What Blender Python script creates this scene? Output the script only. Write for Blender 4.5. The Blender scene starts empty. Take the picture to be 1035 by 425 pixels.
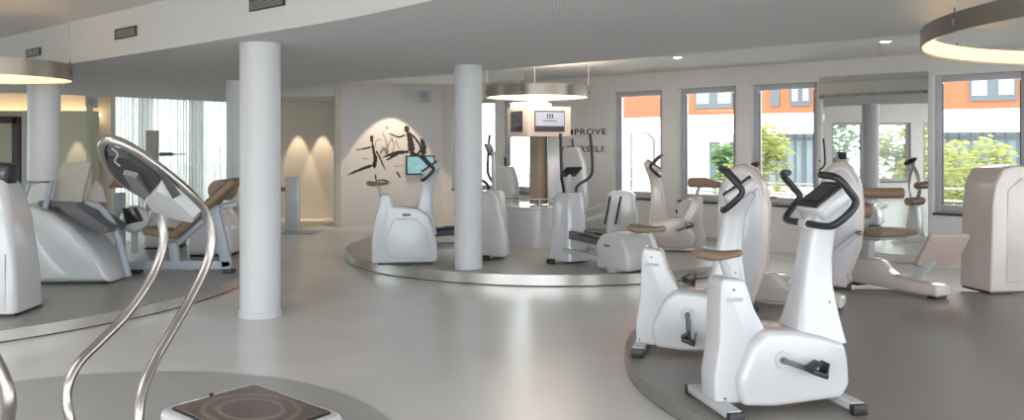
import bpy, bmesh, math, random
from mathutils import Vector, Matrix
random.seed(7)
C = bpy.context.scene.collection
PI = math.pi
F, VH, UC, H = 850.0, 148.0, 517.5, 1.6        # lens in pixels of the 1035 wide frame, horizon row, centre column, eye height

def P(u, v, Y):                                 # point of the place seen at (u, v) and standing Y metres off
    return Vector(((u - UC) / F * Y, Y, H - (v - VH) * Y / F))

# ------------------------------------------------------------------ materials
def lin(c):
    return tuple((x / 12.92 if x <= .04045 else ((x + .055) / 1.055) ** 2.4) for x in c)
def hexc(h):
    return lin(tuple(int(h[i:i + 2], 16) / 255 for i in (0, 2, 4))) + (1,)

def mat(name, col, rough=.5, metal=0, noise=.04, nscale=6, bump=0, coat=0, spec=.5, emit=None, estr=0, rvar=0):
    m = bpy.data.materials.new(name); m.use_nodes = True
    nt = m.node_tree; b = nt.nodes['Principled BSDF']
    col = hexc(col) if isinstance(col, str) else col
    b.inputs['Base Color'].default_value = col
    b.inputs['Roughness'].default_value = rough
    b.inputs['Metallic'].default_value = metal
    b.inputs['Specular IOR Level'].default_value = spec
    if coat:
        b.inputs['Coat Weight'].default_value = coat; b.inputs['Coat Roughness'].default_value = .08
    tc = nt.nodes.new('ShaderNodeTexCoord'); n = nt.nodes.new('ShaderNodeTexNoise')
    n.inputs['Scale'].default_value = nscale; n.inputs['Detail'].default_value = 4
    nt.links.new(tc.outputs['Object'], n.inputs['Vector'])
    r = nt.nodes.new('ShaderNodeValToRGB')
    r.color_ramp.elements[0].position = .3; r.color_ramp.elements[1].position = .7
    r.color_ramp.elements[0].color = tuple(max(0, x * (1 - noise)) for x in col[:3]) + (1,)
    r.color_ramp.elements[1].color = tuple(min(1, x * (1 + noise)) for x in col[:3]) + (1,)
    nt.links.new(n.outputs['Fac'], r.inputs['Fac']); nt.links.new(r.outputs['Color'], b.inputs['Base Color'])
    if rvar:
        mr = nt.nodes.new('ShaderNodeMapRange'); mr.inputs['To Min'].default_value = rough - rvar; mr.inputs['To Max'].default_value = rough + rvar
        nt.links.new(n.outputs['Fac'], mr.inputs['Value']); nt.links.new(mr.outputs['Result'], b.inputs['Roughness'])
    if bump:
        bp = nt.nodes.new('ShaderNodeBump'); bp.inputs['Strength'].default_value = bump; bp.inputs['Distance'].default_value = .01
        nt.links.new(n.outputs['Fac'], bp.inputs['Height']); nt.links.new(bp.outputs['Normal'], b.inputs['Normal'])
    if emit:
        b.inputs['Emission Color'].default_value = hexc(emit) if isinstance(emit, str) else emit
        b.inputs['Emission Strength'].default_value = estr
    return m

M = {}
M['wall'] = mat('wall_paint', 'd4d0cd', .75, noise=.015, nscale=2)
M['wallw'] = mat('wall_warm', 'cdc4b4', .75, noise=.02, nscale=2)
M['wallg'] = mat('wall_greenish', 'b5b39f', .7, noise=.02, nscale=2)
M['ceil'] = mat('ceiling_paint', 'd2d1cf', .8, noise=.01)
M['fascia'] = mat('fascia_paint', 'c9c7c3', .8, noise=.01)
M['column'] = mat('column_paint', 'c6c6c7', .45, noise=.01)
M['white'] = mat('white_plastic', 'bfbec0', .22, noise=.015, coat=.5)
M['whiteb'] = mat('white_cool', 'bfc3c7', .25, noise=.015, coat=.4)
M['pinkw'] = mat('white_plastic_pink_shade', 'c2b5ae', .22, noise=.02, coat=.5)  # white plastic with pinkish shade and brown reflections put into its colour
M['grey'] = mat('grey_paint', '8b9098', .4, noise=.03)
M['greyl'] = mat('grey_light', 'a9abab', .4, noise=.03)
M['greyd'] = mat('grey_dark', '55565a', .45, noise=.04)
M['bluegrey'] = mat('bluegrey_paint', '98a2ad', .4, noise=.03)
M['frame'] = mat('window_frame_paint', 'aeadb2', .45, noise=.02)
M['black'] = mat('black_rubber', '17171a', .5, noise=.1, nscale=40)
M['screen'] = mat('dark_screen', '202226', .12, noise=.05)
M['brown'] = mat('brown_leather', '7b614b', .5, noise=.1, nscale=25, bump=.1)
M['tan'] = mat('tan_leather', '806b57', .55, noise=.08, nscale=25, bump=.1)
M['pad'] = mat('taupe_pad', 'b3a195', .6, noise=.05, nscale=20)
M['padg'] = mat('grey_pad', 'a19c93', .6, noise=.06, nscale=30)
M['shell'] = mat('console_dark', '202022', .6, noise=.06)
M['steel'] = mat('stainless', '9f9893', .24, 1, noise=.06, nscale=14, rvar=.05)
M['band'] = mat('brushed_band', 'c9c6c0', .22, 1, noise=.03, nscale=4)
M['platform'] = mat('platform_vinyl', '8c8984', .36, noise=.02, nscale=2)
M['inlay'] = mat('inlay_vinyl', '9b9a98', .38, noise=.04, nscale=4)
M['sill'] = mat('dark_sill', '3a3735', .4)
M['vent'] = mat('vent_dark', '2a2523', .5)
M['ventb'] = mat('vent_blade', 'aaa49e', .45, .0)
M['darkwood'] = mat('dark_wood', '3a2d2a', .45, noise=.15, nscale=12)
M['taupe'] = mat('taupe_pole', '8d7c6b', .5, noise=.06)
M['kiosk'] = mat('kiosk_panel', 'd9c4b4', .5, noise=.02)
M['ink'] = mat('mural_ink', '2e2727', .8, noise=.35, nscale=18)
M['wash'] = mat('mural_wash', '8a7d75', .8, noise=.25, nscale=18)
M['letters'] = mat('letter_black', '1e1e20', .5)
M['pale'] = mat('letter_pale', 'c2bfbd', .6)
M['orange'] = mat('orange_cladding', '97502c', .7, noise=.06, nscale=.6)
M['render'] = mat('white_render', 'cfcfcd', .8, noise=.01, nscale=.5)
M['facade'] = mat('facade_glass', '75828b', .5, noise=.2, nscale=.4)
M['facaded'] = mat('facade_dark', '49525a', .3, noise=.1, nscale=.5)
M['blind'] = mat('window_blind', '8d969c', .4, noise=.1, nscale=.6)
M['paving'] = mat('paving', 'b9b7b2', .8, noise=.08, nscale=.8)
M['leafy'] = mat('leaf_yellow_green', '8f9450', .6, noise=.3, nscale=3)
M['leafg'] = mat('leaf_green', '63804a', .6, noise=.3, nscale=3)
M['bark'] = mat('bark', '5b4a3b', .8, noise=.2, nscale=10)
M['tv'] = mat('tv_picture', '79a9b4', .3, noise=.25, nscale=5, emit='86b8c6', estr=.25)
M['kscreen'] = mat('kiosk_screen', '8a8b98', .3, emit='9c9dac', estr=.35)
M['kdark'] = mat('kiosk_screen_dark', '3a2f35', .3)
M['glow'] = mat('lamp_glow', 'd9a060', .5, emit=(1, .64, .29, 1), estr=1.35)
M['glowc'] = mat('diffuser_glow', 'ffffff', .5, emit=(1, .90, .74, 1), estr=3.0)
M['glowd'] = mat('downlight_glow', 'ffffff', .5, emit=(1, .96, .88, 1), estr=5)
M['cove'] = mat('cove_glow', 'ffffff', .5, emit=(1, .74, .42, 1), estr=6)
M['ringm'] = mat('lamp_ring_metal', '9a9083', .3, 1, noise=.12, nscale=3, rvar=.05)

def deck_mat():
    m = mat('speckled_deck', '54443f', .4, noise=.12, nscale=6); nt = m.node_tree; b = nt.nodes['Principled BSDF']; L = nt.links.new
    tc = nt.nodes.new('ShaderNodeTexCoord'); mp = nt.nodes.new('ShaderNodeMapping'); mp.inputs['Scale'].default_value = (1.0, 1.35, 0)
    ln = nt.nodes.new('ShaderNodeVectorMath'); ln.operation = 'LENGTH'
    n = nt.nodes.new('ShaderNodeTexNoise'); n.inputs['Scale'].default_value = 7
    ad = nt.nodes.new('ShaderNodeMath'); ad.operation = 'MULTIPLY_ADD'; ad.inputs[1].default_value = .05
    rp = nt.nodes.new('ShaderNodeValToRGB'); e = rp.color_ramp.elements
    e[0].position = 0; e[0].color = (0, 0, 0, 1); e[1].position = 1; e[1].color = (0, 0, 0, 1)
    for p, v in ((.20, 0), (.225, .5), (.25, .06), (.30, .05), (.325, .45), (.35, 0)): q = e.new(p); q.color = (v, v, v, 1)
    vo = nt.nodes.new('ShaderNodeTexVoronoi'); vo.inputs['Scale'].default_value = 26
    sp = nt.nodes.new('ShaderNodeMath'); sp.operation = 'LESS_THAN'; sp.inputs[1].default_value = .13
    mx_ = nt.nodes.new('ShaderNodeMath'); mx_.operation = 'MAXIMUM'; k = nt.nodes.new('ShaderNodeMath'); k.operation = 'MULTIPLY'; k.inputs[1].default_value = .6
    L(tc.outputs['Object'], mp.inputs[0]); L(mp.outputs[0], ln.inputs[0]); L(tc.outputs['Object'], n.inputs[0]); L(tc.outputs['Object'], vo.inputs[0])
    L(n.outputs['Fac'], ad.inputs[0]); L(ln.outputs['Value'], ad.inputs[2]); L(ad.outputs[0], rp.inputs[0])
    L(vo.outputs['Distance'], sp.inputs[0]); L(sp.outputs[0], k.inputs[0]); L(k.outputs[0], mx_.inputs[0]); L(rp.outputs[0], mx_.inputs[1])
    mix = nt.nodes.new('ShaderNodeMix'); mix.data_type = 'RGBA'; src = b.inputs['Base Color'].links[0].from_socket
    L(mx_.outputs[0], mix.inputs[0]); L(src, mix.inputs[6]); mix.inputs[7].default_value = hexc('a08e86'); L(mix.outputs[2], b.inputs['Base Color']); return m
M['deck'] = deck_mat()
def leaf_translucent(m):
    nt = m.node_tree; b = nt.nodes['Principled BSDF']; out = nt.nodes['Material Output']
    t = nt.nodes.new('ShaderNodeBsdfTranslucent'); mx = nt.nodes.new('ShaderNodeMixShader'); mx.inputs[0].default_value = .5
    src = b.inputs['Base Color'].links[0].from_socket
    nt.links.new(src, t.inputs['Color']); nt.links.new(b.outputs[0], mx.inputs[1]); nt.links.new(t.outputs[0], mx.inputs[2])
    nt.links.new(mx.outputs[0], out.inputs['Surface'])
leaf_translucent(M['leafy']); leaf_translucent(M['leafg'])

def glass_mat():
    m = bpy.data.materials.new('pane_glass'); m.use_nodes = True; nt = m.node_tree
    nt.nodes.remove(nt.nodes['Principled BSDF']); out = nt.nodes['Material Output']
    t = nt.nodes.new('ShaderNodeBsdfTransparent'); t.inputs[0].default_value = (.96, .98, .97, 1)
    g = nt.nodes.new('ShaderNodeBsdfGlossy'); g.inputs['Roughness'].default_value = .02
    fr = nt.nodes.new('ShaderNodeFresnel'); fr.inputs[0].default_value = 1.35
    mx = nt.nodes.new('ShaderNodeMixShader')
    nt.links.new(fr.outputs[0], mx.inputs[0]); nt.links.new(t.outputs[0], mx.inputs[1]); nt.links.new(g.outputs[0], mx.inputs[2])
    nt.links.new(mx.outputs[0], out.inputs['Surface']); return m
M['glass'] = glass_mat()

def mirror_mat():
    m = bpy.data.materials.new('mirror_glass'); m.use_nodes = True; nt = m.node_tree
    b = nt.nodes['Principled BSDF']
    b.inputs['Base Color'].default_value = (.80, .82, .80, 1); b.inputs['Metallic'].default_value = 1; b.inputs['Roughness'].default_value = .015
    tc = nt.nodes.new('ShaderNodeTexCoord'); n = nt.nodes.new('ShaderNodeTexNoise'); n.inputs['Scale'].default_value = .9; n.inputs['Detail'].default_value = 0
    bp = nt.nodes.new('ShaderNodeBump'); bp.inputs['Strength'].default_value = .02; bp.inputs['Distance'].default_value = .05
    nt.links.new(tc.outputs['Object'], n.inputs['Vector']); nt.links.new(n.outputs['Fac'], bp.inputs['Height']); nt.links.new(bp.outputs['Normal'], b.inputs['Normal'])
    return m
M['mirror'] = mirror_mat()

def curtain_mat():
    m = bpy.data.materials.new('sheer_fabric'); m.use_nodes = True; nt = m.node_tree
    nt.nodes.remove(nt.nodes['Principled BSDF']); out = nt.nodes['Material Output']
    t = nt.nodes.new('ShaderNodeBsdfTransparent'); d = nt.nodes.new('ShaderNodeBsdfTranslucent'); d.inputs[0].default_value = (.80, .83, .82, 1)
    df = nt.nodes.new('ShaderNodeBsdfDiffuse'); df.inputs[0].default_value = (.78, .79, .77, 1)
    wv = nt.nodes.new('ShaderNodeTexWave'); wv.inputs['Scale'].default_value = 2.2; wv.inputs['Distortion'].default_value = 1.5
    tc = nt.nodes.new('ShaderNodeTexCoord'); nt.links.new(tc.outputs['Object'], wv.inputs['Vector'])
    mr = nt.nodes.new('ShaderNodeMapRange'); mr.inputs['To Min'].default_value = .76; mr.inputs['To Max'].default_value = .94
    nt.links.new(wv.outputs['Fac'], mr.inputs['Value'])
    m1 = nt.nodes.new('ShaderNodeMixShader'); m1.inputs[0].default_value = .45
    nt.links.new(d.outputs[0], m1.inputs[1]); nt.links.new(df.outputs[0], m1.inputs[2])
    m2 = nt.nodes.new('ShaderNodeMixShader'); nt.links.new(mr.outputs['Result'], m2.inputs[0])
    nt.links.new(t.outputs[0], m2.inputs[1]); nt.links.new(m1.outputs[0], m2.inputs[2]); nt.links.new(m2.outputs[0], out.inputs['Surface'])
    return m
M['sheer'] = curtain_mat()

def perforated():
    m = mat('perforated_ceiling', 'd0d0d0', .85, noise=.01); nt = m.node_tree; b = nt.nodes['Principled BSDF']
    tc = nt.nodes.new('ShaderNodeTexCoord')
    mp = nt.nodes.new('ShaderNodeMapping'); mp.inputs['Scale'].default_value = (32, 32, 32); mp.inputs['Rotation'].default_value = (0, 0, math.radians(48))
    fr = nt.nodes.new('ShaderNodeVectorMath'); fr.operation = 'FRACTION'
    sb = nt.nodes.new('ShaderNodeVectorMath'); sb.operation = 'SUBTRACT'; sb.inputs[1].default_value = (.5, .5, 0)
    ml = nt.nodes.new('ShaderNodeVectorMath'); ml.operation = 'MULTIPLY'; ml.inputs[1].default_value = (1, 1, 0)
    ln = nt.nodes.new('ShaderNodeVectorMath'); ln.operation = 'LENGTH'
    lt = nt.nodes.new('ShaderNodeMath'); lt.operation = 'LESS_THAN'; lt.inputs[1].default_value = .26
    L = nt.links.new
    L(tc.outputs['Object'], mp.inputs['Vector']); L(mp.outputs[0], fr.inputs[0]); L(fr.outputs[0], sb.inputs[0]); L(sb.outputs[0], ml.inputs[0]); L(ml.outputs[0], ln.inputs[0]); L(ln.outputs['Value'], lt.inputs[0])
    mx = nt.nodes.new('ShaderNodeMix'); mx.data_type = 'RGBA'
    src = b.inputs['Base Color'].links[0].from_socket
    L(lt.outputs[0], mx.inputs[0]); L(src, mx.inputs[6]); mx.inputs[7].default_value = (.34, .34, .34, 1)
    L(mx.outputs[2], b.inputs['Base Color']); return m
M['perf'] = perforated()

def floor_mat():
    m = mat('floor_vinyl', 'cac7c5', .25, noise=.03, nscale=1.3, rvar=.05); nt = m.node_tree; b = nt.nodes['Principled BSDF']
    n = nt.nodes.new('ShaderNodeTexNoise'); n.inputs['Scale'].default_value = 3.0; n.inputs['Detail'].default_value = 1
    bp = nt.nodes.new('ShaderNodeBump'); bp.inputs['Strength'].default_value = .06; bp.inputs['Distance'].default_value = .02
    tc = nt.nodes.new('ShaderNodeTexCoord'); nt.links.new(tc.outputs['Object'], n.inputs['Vector'])
    nt.links.new(n.outputs['Fac'], bp.inputs['Height']); nt.links.new(bp.outputs['Normal'], b.inputs['Normal'])
    return m
M['floor'] = floor_mat()

# ------------------------------------------------------------------ mesh tools
def round_poly(pts, r, n=4):
    out = []; N = len(pts)
    for i in range(N):
        p, a, b = Vector(pts[i]), Vector(pts[i - 1]), Vector(pts[(i + 1) % N])
        ri = r[i] if isinstance(r, (list, tuple)) else r
        da, db = (a - p), (b - p); k = min(ri, da.length * .45, db.length * .45)
        if k < 1e-4: out.append(tuple(p)); continue
        q0, q1 = p + da.normalized() * k, p + db.normalized() * k
        for j in range(n + 1):
            t = j / n; out.append(tuple(q0 * (1 - t) ** 2 + p * 2 * t * (1 - t) + q1 * t * t))
    return out

def smooth_path(pts, n=6, closed=False):
    pts = [Vector(p) for p in pts]; out = []; N = len(pts)
    for i in range(N if closed else N - 1):
        p1, p2 = pts[i], pts[(i + 1) % N]
        p0 = pts[i - 1] if (i > 0 or closed) else p1 * 2 - p2
        p3 = pts[(i + 2) % N] if (i + 2 < N or closed) else p2 * 2 - p1
        for j in range(n):
            t = j / n
            out.append(.5 * ((2 * p1) + (p2 - p0) * t + (2 * p0 - 5 * p1 + 4 * p2 - p3) * t * t + (3 * p1 - p0 - 3 * p2 + p3) * t ** 3))
    if not closed: out.append(pts[-1])
    return out

class MB:
    def __init__(s): s.bm = bmesh.new()
    def _bev(s, geom_edges, b, seg=3):
        if b > 0: bmesh.ops.bevel(s.bm, geom=geom_edges, offset=b, segments=seg, profile=.5, affect='EDGES', clamp_overlap=True)
    def box(s, c, d, rot=None, bev=0, seg=2):
        m = Matrix.Translation(Vector(c)) @ (rot.to_4x4() if rot is not None else Matrix.Identity(4)) @ Matrix.Diagonal((d[0], d[1], d[2], 1))
        r = bmesh.ops.create_cube(s.bm, size=1, matrix=m)
        if bev: s._bev(list({e for v in r['verts'] for e in v.link_edges}), bev, seg)
        return s
    def rod(s, p0, p1, w, h, bev=0):              # box bar from p0 to p1
        p0, p1 = Vector(p0), Vector(p1); d = p1 - p0
        return s.box((p0 + p1) / 2, (w, h, d.length), d.to_track_quat('Z', 'Y').to_matrix(), bev)
    def prism(s, prof, y0, y1, bev=0, seg=3, axis='y', M4=None):
        f = {'y': lambda a, b, t: (a, t, b), 'z': lambda a, b, t: (a, b, t), 'x': lambda a, b, t: (t, a, b)}[axis]
        A = [s.bm.verts.new(f(p[0], p[1], y0)) for p in prof]; B = [s.bm.verts.new(f(p[0], p[1], y1)) for p in prof]
        N = len(prof); fs = [s.bm.faces.new(A), s.bm.faces.new(B[::-1])]
        for i in range(N): fs.append(s.bm.faces.new((A[i], B[i], B[(i + 1) % N], A[(i + 1) % N])))
        bmesh.ops.recalc_face_normals(s.bm, faces=fs)
        if M4 is not None: bmesh.ops.transform(s.bm, matrix=M4, verts=A + B)
        if bev: s._bev(list(set(fs[0].edges) | set(fs[1].edges)), bev, seg)
        return s
    def loft(s, rings, cap=True):                   # rings of equal vertex count
        R = [[s.bm.verts.new(p) for p in ring] for ring in rings]; N = len(R[0]); fs = []
        for a, b in zip(R, R[1:]):
            for i in range(N): fs.append(s.bm.faces.new((a[i], a[(i + 1) % N], b[(i + 1) % N], b[i])))
        if cap: fs += [s.bm.faces.new(R[0][::-1]), s.bm.faces.new(R[-1])]
        bmesh.ops.recalc_face_normals(s.bm, faces=fs)
        return s
    def tube(s, pts, r, seg=10, closed=False, cap=True):
        pts = [Vector(p) for p in pts]; N = len(pts); rings = []; up = None
        for i, p in enumerate(pts):
            a = pts[i - 1] if (i > 0 or closed) else p; b = pts[(i + 1) % N] if (i < N - 1 or closed) else p
            t = (b - a).normalized()
            if up is None: up = Vector((0, 0, 1)) if abs(t.z) < .9 else Vector((1, 0, 0))
            up = (up - t * up.dot(t)).normalized(); sd = t.cross(up)
            rr = r[i] if isinstance(r, (list, tuple)) else r
            rings.append([p + (up * math.cos(2 * PI * k / seg) + sd * math.sin(2 * PI * k / seg)) * rr for k in range(seg)])
        if closed: rings.append(rings[0]); cap = False
        if closed:
            V = [[s.bm.verts.new(q) for q in R] for R in rings[:-1]]
            for i in range(N):
                a, b = V[i], V[(i + 1) % N]
                for k in range(seg): s.bm.faces.new((a[k], a[(k + 1) % seg], b[(k + 1) % seg], b[k]))
            return s
        return s.loft(rings, cap)
    def cyl(s, p0, p1, r, r2=None, seg=20):
        return s.tube([p0, p1], [r, r if r2 is None else r2], seg)
    def lathe(s, prof, c=(0, 0, 0), seg=48):        # (r, z) profile round the vertical, closed loop if the ends meet
        V = []
        for r, z in prof: V.append([s.bm.verts.new((c[0] + r * math.cos(2 * PI * k / seg), c[1] + r * math.sin(2 * PI * k / seg), c[2] + z)) for k in range(seg)] if r > 1e-5 else [s.bm.verts.new((c[0], c[1], c[2] + z))])
        fs = []
        for a, b in zip(V, V[1:]):
            for k in range(seg):
                q = [a[k % len(a)], a[(k + 1) % len(a)], b[(k + 1) % len(b)], b[k % len(b)]]
                u = []; [u.append(x) for x in q if x not in u]
                if len(u) > 2: fs.append(s.bm.faces.new(u))
        bmesh.ops.recalc_face_normals(s.bm, faces=fs)
        return s
    def ball(s, c, r, sc=(1, 1, 1), rot=None, seg=20):
        m = Matrix.Translation(Vector(c)) @ (rot.to_4x4() if rot is not None else Matrix.Identity(4)) @ Matrix.Diagonal((sc[0], sc[1], sc[2], 1))
        bmesh.ops.create_uvsphere(s.bm, u_segments=seg, v_segments=seg // 2, radius=r, matrix=m); return s
    def poly(s, pts):
        s.bm.faces.new([s.bm.verts.new(p) for p in pts]); return s
    def build(s, name, m, parent=None, label=None, sharp=38, kind=None):
        for f in s.bm.faces: f.smooth = True
        for e in s.bm.edges:
            if len(e.link_faces) == 2 and e.calc_face_angle(0) > math.radians(sharp): e.smooth = False
        me = bpy.data.meshes.new(name); s.bm.to_mesh(me); s.bm.free()
        o = bpy.data.objects.new(name, me); C.objects.link(o); me.materials.append(M[m] if isinstance(m, str) else m)
        if parent is not None: o.parent = parent
        if label: o['label'] = label
        if kind: o['kind'] = kind
        return o

def thing(name, label, cat, loc=(0, 0, 0), rz=0, group=None):
    o = bpy.data.objects.new(name, None); C.objects.link(o); o.empty_display_size = .1
    o.location = loc; o.rotation_euler = (0, 0, rz); o['label'] = label; o['category'] = cat
    if group: o['group'] = group
    return o
def tag(o, label, cat, group=None, kind=None):
    o['label'] = label; o['category'] = cat
    if group: o['group'] = group
    if kind: o['kind'] = kind
    return o
def struct(name, mb, m, parent=None): return mb.build(name, m, parent, kind='structure' if parent is None else None)

def rotY(a): return Matrix.Rotation(a, 3, 'Y')
def rotZ(a): return Matrix.Rotation(a, 3, 'Z')

# ------------------------------------------------------------------ the room shell
WO, WT, WN = Vector((3.95, 12.8, 0)), Vector((.743, -.669, 0)), Vector((.669, .743, 0))
def ws(u):                                         # distance along the window wall under column u
    a = (u - UC) / F; return (12.8 * a - 3.95) / (.743 + .669 * a)
def wp(s, off, z): return WO + WT * s + WN * off + Vector((0, 0, z))

def holed_wall(name, o, t, n, s0, s1, z1, th, holes, m='wall'):
    """one mesh: a wall with rectangular openings and their reveals"""
    ss = sorted({s0, s1} | {h[0] for h in holes} | {h[1] for h in holes}); zz = sorted({0, z1} | {h[2] for h in holes} | {h[3] for h in holes})
    solid = {}
    for i in range(len(ss) - 1):
        for j in range(len(zz) - 1):
            cs, cz = (ss[i] + ss[i + 1]) / 2, (zz[j] + zz[j + 1]) / 2
            solid[i, j] = not any(h[0] < cs < h[1] and h[2] < cz < h[3] for h in holes)
    mb = MB(); vc = {}
    def V(i, j, k):
        if (i, j, k) not in vc: vc[i, j, k] = mb.bm.verts.new(o + t * ss[i] + n * (th * k) + Vector((0, 0, zz[j])))
        return vc[i, j, k]
    for (i, j), ok in solid.items():
        if not ok: continue
        mb.bm.faces.new((V(i, j, 0), V(i + 1, j, 0), V(i + 1, j + 1, 0), V(i, j + 1, 0)))
        mb.bm.faces.new((V(i, j, 1), V(i, j + 1, 1), V(i + 1, j + 1, 1), V(i + 1, j, 1)))
        for di, dj, q in ((-1, 0, ((i, j), (i, j + 1))), (1, 0, ((i + 1, j), (i + 1, j + 1))), (0, -1, ((i, j), (i + 1, j))), (0, 1, ((i, j + 1), (i + 1, j + 1)))):
            if not solid.get((i + di, j + dj), False):
                a, b = q; mb.bm.faces.new((V(*a, 0), V(*b, 0), V(*b, 1), V(*a, 1)))
    bmesh.ops.recalc_face_normals(mb.bm, faces=mb.bm.faces[:])
    return struct(name, mb, m)

WZ0, WZ1 = .69, 2.55
wins = [(457, 500), (507, 554), (619, 669), (685, 744), (759, 826), (943, 1038)]
holes = [(ws(a), ws(b), WZ0, WZ1) for a, b in wins] + [(5.2, 6.2, WZ0, WZ1), (7.2, 8.2, WZ0, WZ1)]
holed_wall('wall_right', WO, WT, WN, -7.32, 11.5, 3.1, .34, holes)

def window(name, o, t, n, s0, s1, z0, z1, off, fw=.085, sill=True, handle=True):
    def q(s, f, z): return o + t * s + n * f + Vector((0, 0, z))
    R = Matrix((t, n, (0, 0, 1))).transposed()
    mb = MB(); d = .09
    mb.box(q(s0 + fw / 2, off, (z0 + z1) / 2), (fw, d, z1 - z0), R, .008); mb.box(q(s1 - fw / 2, off, (z0 + z1) / 2), (fw, d, z1 - z0), R, .008)
    mb.box(q((s0 + s1) / 2, off, z0 + fw / 2 + .02), (s1 - s0 - 2 * fw, d, fw + .04), R, .008); mb.box(q((s0 + s1) / 2, off, z1 - fw / 2), (s1 - s0 - 2 * fw, d, fw), R, .008)
    fr = struct(name, mb, 'frame')
    MB().box(q((s0 + s1) / 2, off + .015, (z0 + z1) / 2), (s1 - s0 - 2 * fw + .02, .012, z1 - z0 - 2 * fw), R).build('glass_pane', 'glass', fr)
    g = MB()                                       # rubber gasket line round the pane
    for a, b, c in ((s0 + fw + .008, 0, 1), (s1 - fw - .008, 0, 1)): g.box(q(a, off - .03, (z0 + z1) / 2), (.016, .02, z1 - z0 - 2 * fw - .05), R)
    g.build('gasket', 'greyd', fr)
    if sill: MB().box(q((s0 + s1) / 2, off - .10, z0 + .004), (s1 - s0, .16, .03), R, .004).build('sill', 'sill', fr)
    if handle:
        h = MB(); zc = z0 + .42 * (z1 - z0); h.box(q(s0 + fw * .55, off - .055, zc), (.03, .02, .07), R, .004); h.box(q(s0 + fw * .55, off - .075, zc - .05), (.02, .02, .13), R, .004); h.build('window_handle', 'greyl', fr)
    return fr
for k, h in enumerate(holes): window('window_%d' % (k + 1), WO, WT, WN, h[0], h[1], WZ0, WZ1, .15)

# mural wall, recess, back wall
MU0, MU1 = Vector((-3.52, 16.8, 0)), Vector((-1.3, 17.75, 0))
def slab_wall(name, a, b, z0, z1, th, m='wall', flip=1):
    a, b = Vector(a), Vector(b); t = (b - a).normalized(); n = Vector((-t.y, t.x, 0)) * flip
    mb = MB(); mb.prism([tuple(v.xy) for v in (a, b, b + n * th, a + n * th)], z0, z1, axis='z'); return struct(name, mb, m)
slab_wall('wall_back', MU0, MU1, 0, 3.1, .2)
slab_wall('wall_recess_side', MU0, (-3.75, 18.7, 0), 0, 3.1, .1, 'wallw', -1)
slab_wall('wall_recess', (-6.3, 18.6, 0), (-3.6, 18.6, 0), 0, 3.1, .2, 'wallw')
slab_wall('wall_recess_end', (-6.15, 18.81, 0), (-6.15, 20.2, 0), 0, 3.1, .1, 'wall')
BO, BT, BN = Vector((0, 19.6, 0)), Vector((1, 0, 0)), Vector((0, 1, 0))
bh = [(-9.75, -8.62, .1, 2.95), (-8.52, -7.42, .1, 2.95), (-7.32, -6.2, .1, 2.95)]
holed_wall('wall_back_left', BO, BT, BN, -10.2, -6.1, 3.1, .3, bh)
for k, h in enumerate(bh): window('window_%d' % (k + 9), BO, BT, BN, *h, .12, handle=False)
# partition with the warm light cove on top, brown framed door in it
slab_wall('wall_partition', (-11.6, 16.6, 0), (-8.32, 16.6, 0), 0, 2.3, .35, 'wallg')
slab_wall('wall_cove', (-11.6, 17.3, 0), (-8.25, 17.3, 0), 0, 3.1, .2, 'wallw')
slab_wall('wall_partition_end', (-8.3, 16.62, 0), (-9.75, 19.7, 0), 0, 3.1, .1, 'wallg', 1)
cl = MB().box((-9.9, 17.14, 2.24), (3.0, .1, .05)).build('cove_light', 'cove'); tag(cl, 'warm strip light along the top of the partition wall beside the curtains', 'light')
dr = MB(); X0, X1, DY = (-14 - UC) / F * 16.5, (21 - UC) / F * 16.5, 16.53
dr.box((X0, DY, 1.08), (.16, .14, 2.16), bev=.01); dr.box((X1 - .08, DY, 1.08), (.16, .14, 2.16), bev=.01); dr.box(((X0 + X1) / 2 - .04, DY, 2.12), (X1 - X0, .14, .14), bev=.01)
door = struct('door_1', dr, 'darkwood')
MB().box(((X0 + X1) / 2 - .04, DY + .02, 1.04), (X1 - X0 - .2, .04, 2.02)).build('door_panel', 'wallg', door)
tr = MB().box((P(25, 150, 16.5).x, 16.52, 1.15), (.1, .1, 2.3), bev=.01).box((P(29, 150, 16.5).x, 16.5, 1.0), (.05, .14, 2.0), bev=.01)
struct('trim_1', tr, 'greyl')
# left wall, its three windows are seen in the mirror
LO, LT, LN = Vector((-8.6, 0, 0)), Vector((0, 1, 0)), Vector((-1, 0, 0))
lh = [(4.9, 5.95, .5, 2.32), (3.45, 4.5, .5, 2.32), (2.0, 3.05, .5, 2.32)]
holed_wall('wall_left', LO, LT, LN, -3, 6.5, 3.1, .3, lh)
for k, h in enumerate(lh): window('window_%d' % (k + 12), LO, LT, LN, *h, .15, handle=False)
slab_wall('wall_left_return', (-8.6, 6.3, 0), (-11.6, 6.3, 0), 0, 3.1, .2, 'wall', -1)
FO = Vector((-11.5, 0, 0)); fh = [(6.7 + 1.75 * k, 8.1 + 1.75 * k, .5, 2.45) for k in range(5)]  # windows out of view, added to bring more daylight to the back
holed_wall('wall_left_far', FO, LT, LN, 5.5, 17.4, 3.1, .3, fh)
for k, h in enumerate(fh): window('window_%d' % (k + 15), FO, LT, LN, *h, .15, handle=False)

# floor
struct('floor', MB().prism([(-11.6, -3), (12.6, -3), (12.6, 4.85), (-1.5, 17.9), (-1.6, 19.9), (-11.6, 19.9)], -.1, 0, axis='z'), 'floor')
# skirting along the window wall
for k, (s0, s1) in enumerate(((-7.3, -2.0), (-2.0, 11.4))):
    R = Matrix((WT, WN, (0, 0, 1))).transposed()
    struct('baseboard_right_%d' % (k + 1), MB().box(wp((s0 + s1) / 2, -.008, .045), (s1 - s0, .016, .09), R), 'wall')

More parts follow.
